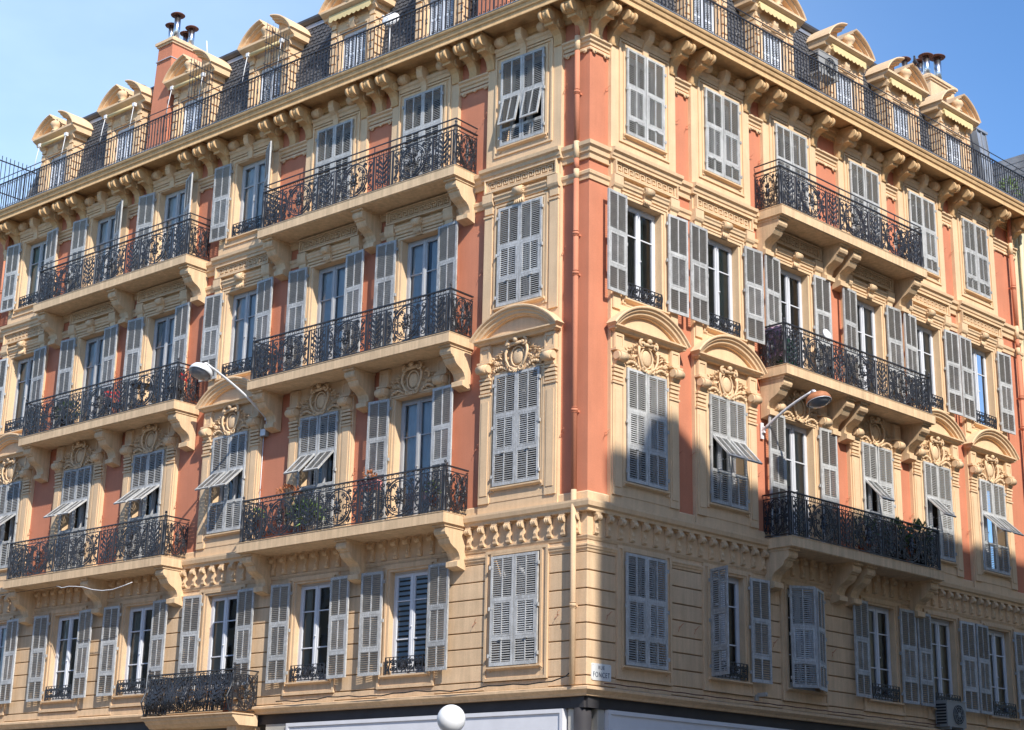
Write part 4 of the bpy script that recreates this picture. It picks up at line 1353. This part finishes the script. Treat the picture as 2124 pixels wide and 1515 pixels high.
# junction box under the left lamp, cable conduit
jb = thing('junction_box', 'small grey junction box on the wall below the white street lamp', 'junction box', at('L', -9.43, .03, 11.0))
mb = MB(); mb.box(-.10, .10, 0, .09, -.09, .09); obj('casing', mb, M_acg, jb)
mb = MB(); mb.box(-.085, .085, .09, .10, -.075, .075); obj('cover', mb, M_wht, jb)
mb = MB(); mb.tube([(-.05, -.02, -.09), (-.05, -.015, -2.6)], .010, 5); mb.tube([(.03, -.03, .09), (.05, -.03, .2), (.04, -.03, .35)], .008, 5); obj('conduit', mb, M_wht, jb)

# ------------------------------------------------------------------ globe lamp in the foreground
gp = Vector((5.526, -9.791, 3.189))
t = thing('globe_lamp', 'white spherical glass lamp on a dark post in front of the shops', 'street lamp', T((gp.x, gp.y, .12)))
mb = MB(); mb.ell((0, 0, gp.z-.12), (.171, .171, .171), 28, 16); obj('globe', mb, mat('opal_globe', (.80, .80, .80), .35, var=.02), t)
mb = MB(); mb.lathe((0, 0, 0), [(.14, 0), (.14, .08), (.07, .14), (.055, .9), (.045, 1.0), (.04, 2.78), (.09, 2.82), (.10, 2.90), (.09, 2.93)], 14); obj('post', mb, M_dark, t)

# ------------------------------------------------------------------ cables
def cable(label, pts, r, m_, nm='cable'):
    mb = MB(); P = [Vector(p) for p in pts]
    mb.tube([tuple(p) for p in P], r, 5)
    o = obj(nm, mb, m_, label=label, category='cable')
    return o
def wp(side, s_, o, z): return world(side, SG[side]*s_, o, z)
rc = random.Random(2)
cable('black cable sagging along the ledge above the left shops', [wp('L', .24, .05, 5.05)]+[wp('L', .35+i*.32, .19, 4.80-.02*math.sin(i*.9)-.02*(i % 2)+.10*math.exp(-i/2.)) for i in range(26)], .013, M_black)
cable('dark cable clipped along the ledge above the right shops', [wp('R', .3+i*.33, .185, 4.785+.012*(i % 2)) for i in range(36)], .011, M_rust)
pL = [(16.15, .72, 7.93), (15.9, .73, 7.86), (15.6, .74, 7.87), (15.3, .74, 7.84), (15.0, .74, 7.80), (14.6, .75, 7.70), (14.2, .75, 7.64), (13.8, .75, 7.63), (13.4, .75, 7.68), (13.05, .75, 7.74)]
cable('white cord hanging in a curve under the lower left balcony', [wp('L', *p) for p in pL], .010, M_wht)
cable('thin dark wire running under the lower left balcony', [wp('L', 21, .5, 8.0), wp('L', 18.5, .6, 7.95), wp('L', 16.0, .7, 7.92)], .007, M_black)

# ------------------------------------------------------------------ air conditioners, dish, antenna
def ac(name, label, mtx, w=.80, h=.58, d=.32):
    t = thing(name, label, 'air conditioner', mtx)
    mb = MB(); mb.box(-w/2, w/2, 0, d, 0, h); mb.box(-w/2-.01, w/2+.01, -.01, d+.01, h, h+.02)
    for x in (-w/2+.12, w/2-.12): mb.box(x-.03, x+.03, -.0, d, -.06, 0)
    obj('casing', mb, M_acg, t)
    mb = MB(); cx = .08; mb.cyl((cx, -d, h/2), (cx, -d-.01, h/2), .23, 24); obj('fan_opening', mb, M_black, t)
    mb = MB()
    for r_ in (.06, .12, .18, .225): mb.tube([(cx+r_*math.cos(a), -d-.02, h/2+r_*math.sin(a)) for a in [2*PI*i/20 for i in range(20)]], .006, 4, closed=True)
    for i in range(8):
        a = i*PI/4; mb.tube([(cx, -d-.02, h/2), (cx+.23*math.cos(a), -d-.02, h/2+.23*math.sin(a))], .005, 4)
    mb.cyl((cx, -d-.01, h/2), (cx, -d-.03, h/2), .04, 10)
    obj('fan_grille', mb, M_acg, t)
    mb = MB()
    for i in range(7): mb.box(-w/2-.012, -w/2, .03, d-.03, .06+i*.07, .10+i*.07)
    obj('side_vents', mb, M_black, t)
    return t
ac('air_conditioner', 'grey air conditioner unit on the wall below the right-hand first floor windows', at('R', 12.15, .09, 4.76))
ac('air_conditioner', 'white air conditioner standing on the attic terrace between two dormers', at('R', 8.30, -.10, 20.20))
d_ = thing('satellite_dish', 'small white satellite dish behind the attic railing', 'satellite dish', at('L', -5.66, .30, 20.38))
mb = MB()
mb.lathe((0, 0, 0), [(.005, .06), (.10, .045), (.19, .01), (.22, -.02), (.215, -.03), (.18, 0), (.10, .03), (.01, .045)], 18)
obj('reflector', mb, M_wht, d_, Matrix.Rotation(R(70), 4, 'X') @ Matrix.Rotation(R(20), 4, 'Y'))
mb = MB(); mb.tube([(0, 0, -1.1), (0, 0, 0)], .015, 6); mb.tube([(0, 0, 0), (0, -.22, -.04)], .008, 5); mb.ell((0, -.24, -.04), (.03, .04, .03), 6, 5); obj('mount', mb, M_galv, d_)
t = thing('antenna', 'thin white rod antenna on the roof behind a left dormer', 'antenna', at('L', -13.75, -.8, 22.1))
mb = MB(); mb.tube([(0, 0, 0), (-.05, 0, .35), (-.14, 0, .85)], .018, 6); obj('rod', mb, M_wht, t)
mb = MB(); mb.box(-.06, .06, -.06, .06, -.08, .02); obj('mast_foot', mb, M_galv, t)

# pigeon
pg = thing('pigeon', 'dark pigeon perched on a dormer pediment of the right-hand front', 'bird', at('R', 12.62, .02, 22.17) @ Matrix.Rotation(R(200), 4, 'Z'))
mb = MB()
mb.tube([(-.15, 0, .02), (-.10, 0, .045), (-.04, 0, .07), (.03, 0, .10), (.075, 0, .15), (.09, 0, .19), (.105, 0, .215), (.125, 0, .212), (.150, 0, .203)], .03, 10, taper=[.008, .025, .05, .056, .036, .026, .027, .018, .003])
obj('body', mb, M_bird, pg)
mb = MB()
for d in (-1, 1): mb.leaf((.03, d*.045, .10), (-1, d*.08, -.3), .17, .07, .02, nrm=(0, d, 0))
obj('wings', mb, M_bird, pg)
mb = MB()
for d in (-1, 1): mb.tube([(.0, d*.02, .05), (.005, d*.02, .0), (.03, d*.02, .0)], .005, 4)
obj('feet', mb, M_terra, pg)

# ------------------------------------------------------------------ plants and objects on the balconies
def foliage(mb, c, rad, n, ln, w, seed=1, upb=.3, flat=1.):
    q = random.Random(seed)
    for i in range(n):
        a = q.uniform(0, 2*PI); b = q.uniform(-.5, 1)*PI/2; rr_ = q.uniform(.25, 1)**.6
        p = Vector((c[0]+rad[0]*rr_*math.cos(a)*math.cos(b), c[1]+rad[1]*rr_*math.sin(a)*math.cos(b), c[2]+rad[2]*rr_*math.sin(b)))
        d = (p-Vector(c)); d = d+Vector((q.uniform(-.1, .1), q.uniform(-.1, .1), upb*q.uniform(0, .4)))
        if d.length < .01: d = Vector((0, 0, 1))
        mb.leaf(p, d, ln*q.uniform(.6, 1.2), w*q.uniform(.7, 1.2), .006, nrm=(q.uniform(-1, 1), -1, q.uniform(-.5, 1)))
def plant(label, side, s_, o, z, potr, poth, m_pot, rad, n, ln, w, m_leaf, seed, stems=6, box_w=0, lift=0, cat='plant'):
    t = thing('potted_plant', label, cat, at(side, SG[side]*s_, o, z))
    mb = MB()
    if box_w: mb.box(-box_w/2, box_w/2, -.09, .09, 0, poth); mb.box(-box_w/2-.01, box_w/2+.01, -.10, .10, poth-.03, poth)
    else: mb.lathe((0, 0, 0), [(potr*.72, 0), (potr*.95, poth*.85), (potr*1.05, poth*.86), (potr*1.05, poth)], 12)
    obj('pot', mb, m_pot, t)
    mb = MB(); q = random.Random(seed)
    for i in range(stems):
        a = q.uniform(0, 6.28); mb.tube([(q.uniform(-.4, .4)*(box_w or potr), 0, poth*.9), (rad[0]*.4*math.cos(a), rad[1]*.4*math.sin(a), poth+lift+rad[2]*.7), (rad[0]*.8*math.cos(a), rad[1]*.8*math.sin(a), poth+lift+rad[2]*1.4)], .008, 4)
    obj('stems', mb, M_stem, t)
    mb = MB(); foliage(mb, (0, 0, poth+lift+rad[2]), rad, n, ln, w, seed); obj('leaves', mb, m_leaf, t)
    return t
z2 = SLABZ[2]
plant('potted shrub with orange-brown leaves rising above the lower left-centre balcony rail', 'L', 8.05, .45, z2, .16, .30, M_pink, (.34, .2, .13), 220, .07, .035, M_leafo, 1, lift=.66)
plant('leafy green plant behind the lower balcony railing beside the orange-brown shrub', 'L', 7.55, .42, z2, .16, .26, M_terra, (.36, .2, .26), 150, .20, .05, M_leaf, 2)
plant('light green strap-leaved plant on the lower left-centre balcony', 'L', 7.2, .52, z2, .12, .22, M_wht, (.22, .15, .2), 60, .26, .045, M_leafl, 3)
plant('small plant with yellow-orange leaves in a red box hung on the lower balcony rail', 'L', 5.35, .60, z2+.74, .1, .20, M_pink, (.16, .1, .10), 70, .08, .04, M_leafo, 4, box_w=.55, lift=.02)
plant('small green plant in the right corner of the lower left-centre balcony', 'L', 3.55, .55, z2+.22, .11, .18, M_terra, (.22, .16, .14), 70, .11, .03, M_leafl, 5)
plant('little yellow-green plant at the left end of the lower left-centre balcony', 'L', 8.95, .5, z2+.35, .10, .16, M_terra, (.16, .12, .14), 60, .10, .03, M_leafl, 6)
plant('dark bushy plant at the far end of the lowest right-hand balcony', 'R', 10.85, .45, z2, .2, .34, M_black, (.42, .28, .42), 420, .11, .05, M_leaf, 7)
plant('dark trailing plant in the middle of the lowest right-hand balcony', 'R', 9.9, .5, z2, .2, .34, M_black, (.55, .22, .34), 300, .12, .05, M_leaf, 8)
plant('dark spiky plant beside the closed shutter of the lowest right-hand balcony', 'R', 8.6, .45, z2, .15, .30, M_terra, (.3, .2, .3), 120, .22, .03, M_leaf, 9)
plant('small terracotta pot plant in the corner of the first-floor basket balcony', 'L', 9.45, .62, 4.56, .12, .22, M_terra, (.10, .1, .1), 30, .09, .03, M_leaf, 10)
plant('green plant on the attic terrace at the far right end', 'R', 16.6, .35, 19.15, .15, .25, M_terra, (.35, .25, .3), 160, .14, .05, M_leafl, 14)
# garden table and chairs, third floor left balcony
z3 = SLABZ[3]
def chair(label, s_, o, rz, m_):
    t = thing('garden_chair', label, 'chair', at('L', -s_, o, z3) @ Matrix.Rotation(R(rz), 4, 'Z'), group=None)
    mb = MB(); mb.box(-.2, .2, -.2, .2, .42, .45); obj('seat', mb, M_black, t)
    mb = MB()
    for i in range(2): mb.box(-.2, .2, -.215, -.20, .68+i*.10, .74+i*.10)
    mb.box(-.2, -.18, -.22, -.195, .45, .88); mb.box(.18, .2, -.22, -.195, .45, .88); obj('backrest', mb, m_, t)
    for x in (-.18, .18):
        for y in (-.17, .17):
            mb = MB(); mb.box(x-.012, x+.012, y-.012, y+.012, 0, .42); obj('leg', mb, M_black, t)
chair('red folding chair on the left part of the third-floor left balcony', 14.95, .38, 75, M_red)
chair('red folding chair at the right end of the third-floor left balcony', 12.55, .38, -75, M_red)
t = thing('garden_table', 'small round dark table between the red chairs on the left balcony', 'table', at('L', -13.75, .42, z3))
mb = MB(); mb.lathe((0, 0, .70), [(.30, 0), (.31, .01), (.31, .03), (.30, .035)], 20); obj('tabletop', mb, M_black, t)
mb = MB(); mb.cyl((0, 0, .03), (0, 0, .70), .025, 8); mb.lathe((0, 0, 0), [(.2, 0), (.2, .02), (.04, .05)], 14); obj('pedestal', mb, M_black, t)
plant('dark green potted shrub at the left end of the third-floor left balcony', 'L', 16.9, .4, z3, .18, .32, M_black, (.38, .25, .25), 240, .12, .05, M_leaf, 15)
# right-hand third floor balcony clutter
t = thing('laundry_bag', 'dark green bag standing in the near corner of the upper-middle right balcony', 'bag', at('R', 5.95, .42, z3))
mb = MB(); mb.lathe((0, 0, 0), [(.18, 0), (.22, .1), (.23, .4), (.21, .62), (.12, .72), (.05, .76)], 12); obj('bag_body', mb, M_green, t)
mb = MB(); mb.tube([(-.1, 0, .70), (-.07, 0, .84), (.07, 0, .84), (.1, 0, .70)], .012, 5); obj('handle', mb, M_green, t)
t = thing('towel', 'lilac towel hanging on the near side railing of the right balcony', 'towel', at('R', 5.53, .36, z3))
mb = MB()
n = 10
for i in range(n+1):
    y = -.24+.48*i/n; x = .012*math.sin(i*1.7)
    mb.v += [(x+.03, y, .95), (x+.035, y, .25), (x-.01, y, .95), (x-.01, y, .70)]
for i in range(n):
    a = 4*i; mb.f += [(a, a+4, a+5, a+1), (a+2, a+3, a+7, a+6), (a, a+2, a+6, a+4)]; mb.sm += [True]*3
obj('cloth', mb, M_lilac, t)
t = thing('bicycle_wheel', 'black bicycle wheel leaning behind the right balcony railing', 'wheel', at('R', 7.75, .55, z3+.36))
mb = MB(); mb.tube([(.34*math.cos(a), 0, .34*math.sin(a)) for a in [2*PI*i/32 for i in range(32)]], .024, 8, closed=True); obj('tyre', mb, M_black, t)
mb = MB()
for i in range(16):
    a = 2*PI*i/16; mb.tube([(0, .02*(-1)**i, 0), (.33*math.cos(a), 0, .33*math.sin(a))], .003, 3)
mb.cyl((0, -.04, 0), (0, .04, 0), .02, 8); obj('spokes', mb, M_galv, t)
t = thing('satellite_dish', 'white dish above the railing of the middle right-hand balcony', 'satellite dish', at('R', 7.25, .62, z3+1.12))
mb = MB(); mb.lathe((0, 0, 0), [(.005, .05), (.08, .04), (.14, .01), (.165, -.02), (.13, 0), (.07, .03), (.01, .04)], 16); obj('reflector', mb, M_wht, t, Matrix.Rotation(R(75), 4, 'X'))
mb = MB(); mb.tube([(0, .02, -.2), (0, .02, 0)], .012, 5); obj('mount', mb, M_galv, t)

# ------------------------------------------------------------------ neighbours
nb = thing('neighbouring_building', 'pale yellow building adjoining the far right end, with a grey zinc roof', 'building')
mb = wall_with_holes('R', 17.2, 30, .1, 19.6, [(x-.5, x+.5, z, z+1.9) for x in (19.2, 21.8, 24.4, 27) for z in (5.2, 8.9, 12.6, 16.2)], -.35, -.02)
obj('wall', mb, M_nbcream, nb, SIDE['R'])
mb = MB(); mb.prof([(-.02, 19.3), (.25, 19.45), (.35, 19.6), (-.4, 19.65), (-.4, 19.3)], 17.2, 30); obj('cornice', mb, M_nbcream, nb, SIDE['R'])
mb = MB(); mb.box(17.21, 30, -.36, -.34, .2, 19.5); obj('window_back', mb, M_room, nb, SIDE['R'])
for x in (19.2, 21.8, 24.4, 27):
    for z in (5.2, 8.9, 12.6, 16.2):
        mb = MB(); mb.ring(x-.5, x+.5, z, z+1.9, x-.44, x+.44, z+.06, z+1.84, -.25, -.2); mb.box(x-.03, x+.03, -.25, -.2, z, z+1.9); w_ = obj('window', mb, M_white, nb, SIDE['R'])
        mb = MB(); mb.quad((x-.45, .23, z), (x+.45, .23, z), (x+.45, .23, z+1.9), (x-.45, .23, z+1.9)); obj('pane', mb, M_glass, w_)
mb = MB(); mb.prof([(-1.2, 19.6), (-1.2, 20.75), (-1.35, 20.75), (-7, 20.75), (-7, 19.6)], 17.3, 30); obj('attic_wall', mb, M_nbcream, nb, SIDE['R'])
mb = MB(); mb.prof([(-.85, 20.75), (-.85, 20.87), (-1.9, 21.45), (-7, 21.6), (-7, 20.75)], 17.1, 30, 0, 0); obj('roof', mb, M_zinc, nb, SIDE['R'])
mb = MB(); mb.cyl((17.42, -.1, 4), (17.42, -.1, 18.8), .06, 10); obj('downpipe', mb, M_nbcream, nb, SIDE['R'])
mb = MB(); mb.box(17.15, 17.2, -2.5, .70, 19.15, 20.9)
for i in range(8):
    z = 19.3+i*.2; mb.box(17.14, 17.21, -2.5, .70, z, z+.03)
obj('terrace_screen', mb, M_zinc, nb, SIDE['R'])
nl = thing('neighbouring_building', 'building adjoining the far left end behind the attic railing', 'building')
mb = MB(); mb.box(-34, -21.36, -8, -.02, .1, 19.0); obj('wall', mb, M_salmon, nl, SIDE['L'])
mb = MB(); mb.prof([(-.0, 19.0), (-2.2, 20.15), (-8, 20.15), (-8, 19.0)], -34, -21.37); obj('roof', mb, M_slate, nl, SIDE['L'])
mb = MB(); xr = -22.0
mb.box(xr-.015, xr+.015, -3.0, .30, 21.24, 21.27); mb.box(xr-.012, xr+.012, -3.0, .30, 20.24, 20.27)
for i in range(24):
    o = .25-i*.14; mb.box(xr-.008, xr+.008, o-.008, o+.008, 20.16, 21.42)
obj('roof_railing', mb, M_iron, nl, SIDE['L'])

# building across the right-hand street: it casts the large shadow on the lower right front
D = 20.
ob = thing('opposite_building', 'beige building with a domed corner turret across the right-hand street', 'building')
def oat(x, o, z): return SIDE['R'] @ T((x, -o, z))
mb = MB()
x0, x1 = -7.25, 70
mb.box(x0, x0+.32, D, D+10, .1, 26.10); mb.box(x0+.32, x1, D, D+10, .1, 26.92)
obj('wall', mb, M_opp, ob, SIDE['R'])
mb = MB(); mb.box(x0+.32, x1, D-.25, D+10, 26.62, 26.88)
for i in range(90): mb.box(x0+.3+i*.8, x0+.5+i*.8, D-.2, D, 26.32, 26.62)
obj('cornice', mb, M_opp, ob, SIDE['R'])
mb = MB(); mb.lathe((x0+1.86, -(D+1.35), 26.9), [(1.22, 0), (1.22, .75), (1.17, 1.10), (1.0, 1.5), (.7, 1.8), (.35, 1.96), (.06, 2.02)], 24); obj('turret_dome', mb, M_zinc, ob, SIDE['R'])
for i in range(7):
    for j in range(6):
        x = x0+1.8+i*2.8; z = 4.6+j*3.6
        mb = MB(); mb.ring(x-.75, x+.75, z-.1, z+2.3, x-.55, x+.55, z, z+2.1, D-.06, D); w_ = obj('window', mb, M_white, ob, SIDE['R'])
        mb = MB(); mb.box(x-.55, x+.55, D-.03, D, z, z+2.1); obj('pane', mb, M_gutter, w_, label='dark window pane')

rb_ = thing('row_building', 'plain beige building standing across the left-hand street behind the viewer', 'building')
mb = MB(); mb.box(-70, 60, 36, 48, .1, 17.0)
obj('wall', mb, M_opp, rb_)
mb = MB(); mb.box(-70.3, 60.3, 35.6, 48, 17.0, 17.5); obj('cornice', mb, M_opp, rb_)
wm = MB(); wm.ring(-.7, .7, -.1, 2.2, -.55, .55, 0, 2.05, -.06, .02); wme = wm.mesh('window', M_white)
pm = MB(); pm.box(-.55, .55, -.03, .0, 0, 2.05); pme = pm.mesh('pane', M_gutter)
for i in range(30):
    for j in range(4):
        m_ = T((-66+i*4.2, -36, 4.2+j*3.3)) @ Matrix.Rotation(PI, 4, 'Z')
        w_ = link('window', wme, rb_, m_); link('pane', pme, w_)
# ------------------------------------------------------------------ ground
mb = MB(); mb.quad((-400, -400, 0), (400, -400, 0), (400, 400, 0), (-400, 400, 0)); obj('road', mb, M_asph, kind='structure')
mb = MB()
dR = Vector((.10324, .99466, 0)); nR = Vector((.99466, -.10324, 0))
def footprint(o, z, ext=34):
    A = Vector((-ext, -o, z)); c = Vector((.9016*o, -o, z)); Bp = dR*30+nR*o+Vector((0, 0, z))
    return A, c, Bp
A, c, Bp = footprint(4.6, .12); ci = Vector((-6, 6, .12))
mb.quad(A, c, (c.x-6, 8, .12), (-34, 8, .12)); mb.quad(c, Bp, (Bp.x-8, Bp.y, .12), (c.x-6, 8, .12))
obj('pavement', mb, M_pave, kind='structure')
mb = MB()
A2, c2, B2 = footprint(4.75, .12)
mb.quad(A2, c2, c, A); mb.quad(c2, B2, Bp, c)
A3, c3_, B3 = footprint(4.75, 0)
mb.quad(A3, c3_, c2, A2); mb.quad(c3_, B3, B2, c2)
obj('kerb', mb, M_kerb, kind='structure')
mb = MB()
for i in range(10): mb.quad((-3+i*1.0, -8.6, .004), (-2.5+i*1.0, -8.6, .004), (-2.5+i*1.0, -4.8, .004), (-3+i*1.0, -4.8, .004))
obj('road_marking', mb, M_line, kind='structure')
mb = MB(); pA = dR*-7.5+nR*17.5; mb.box(x0-2, x1+3, D-2.5, D, 0.02, .12); obj('pavement', mb, M_pave, None, SIDE['R'], kind='structure')
mb = MB(); mb.box(4.5, 6.6, 8.8, 10.8, .004, .12); obj('traffic_island', mb, M_pave, kind='structure')
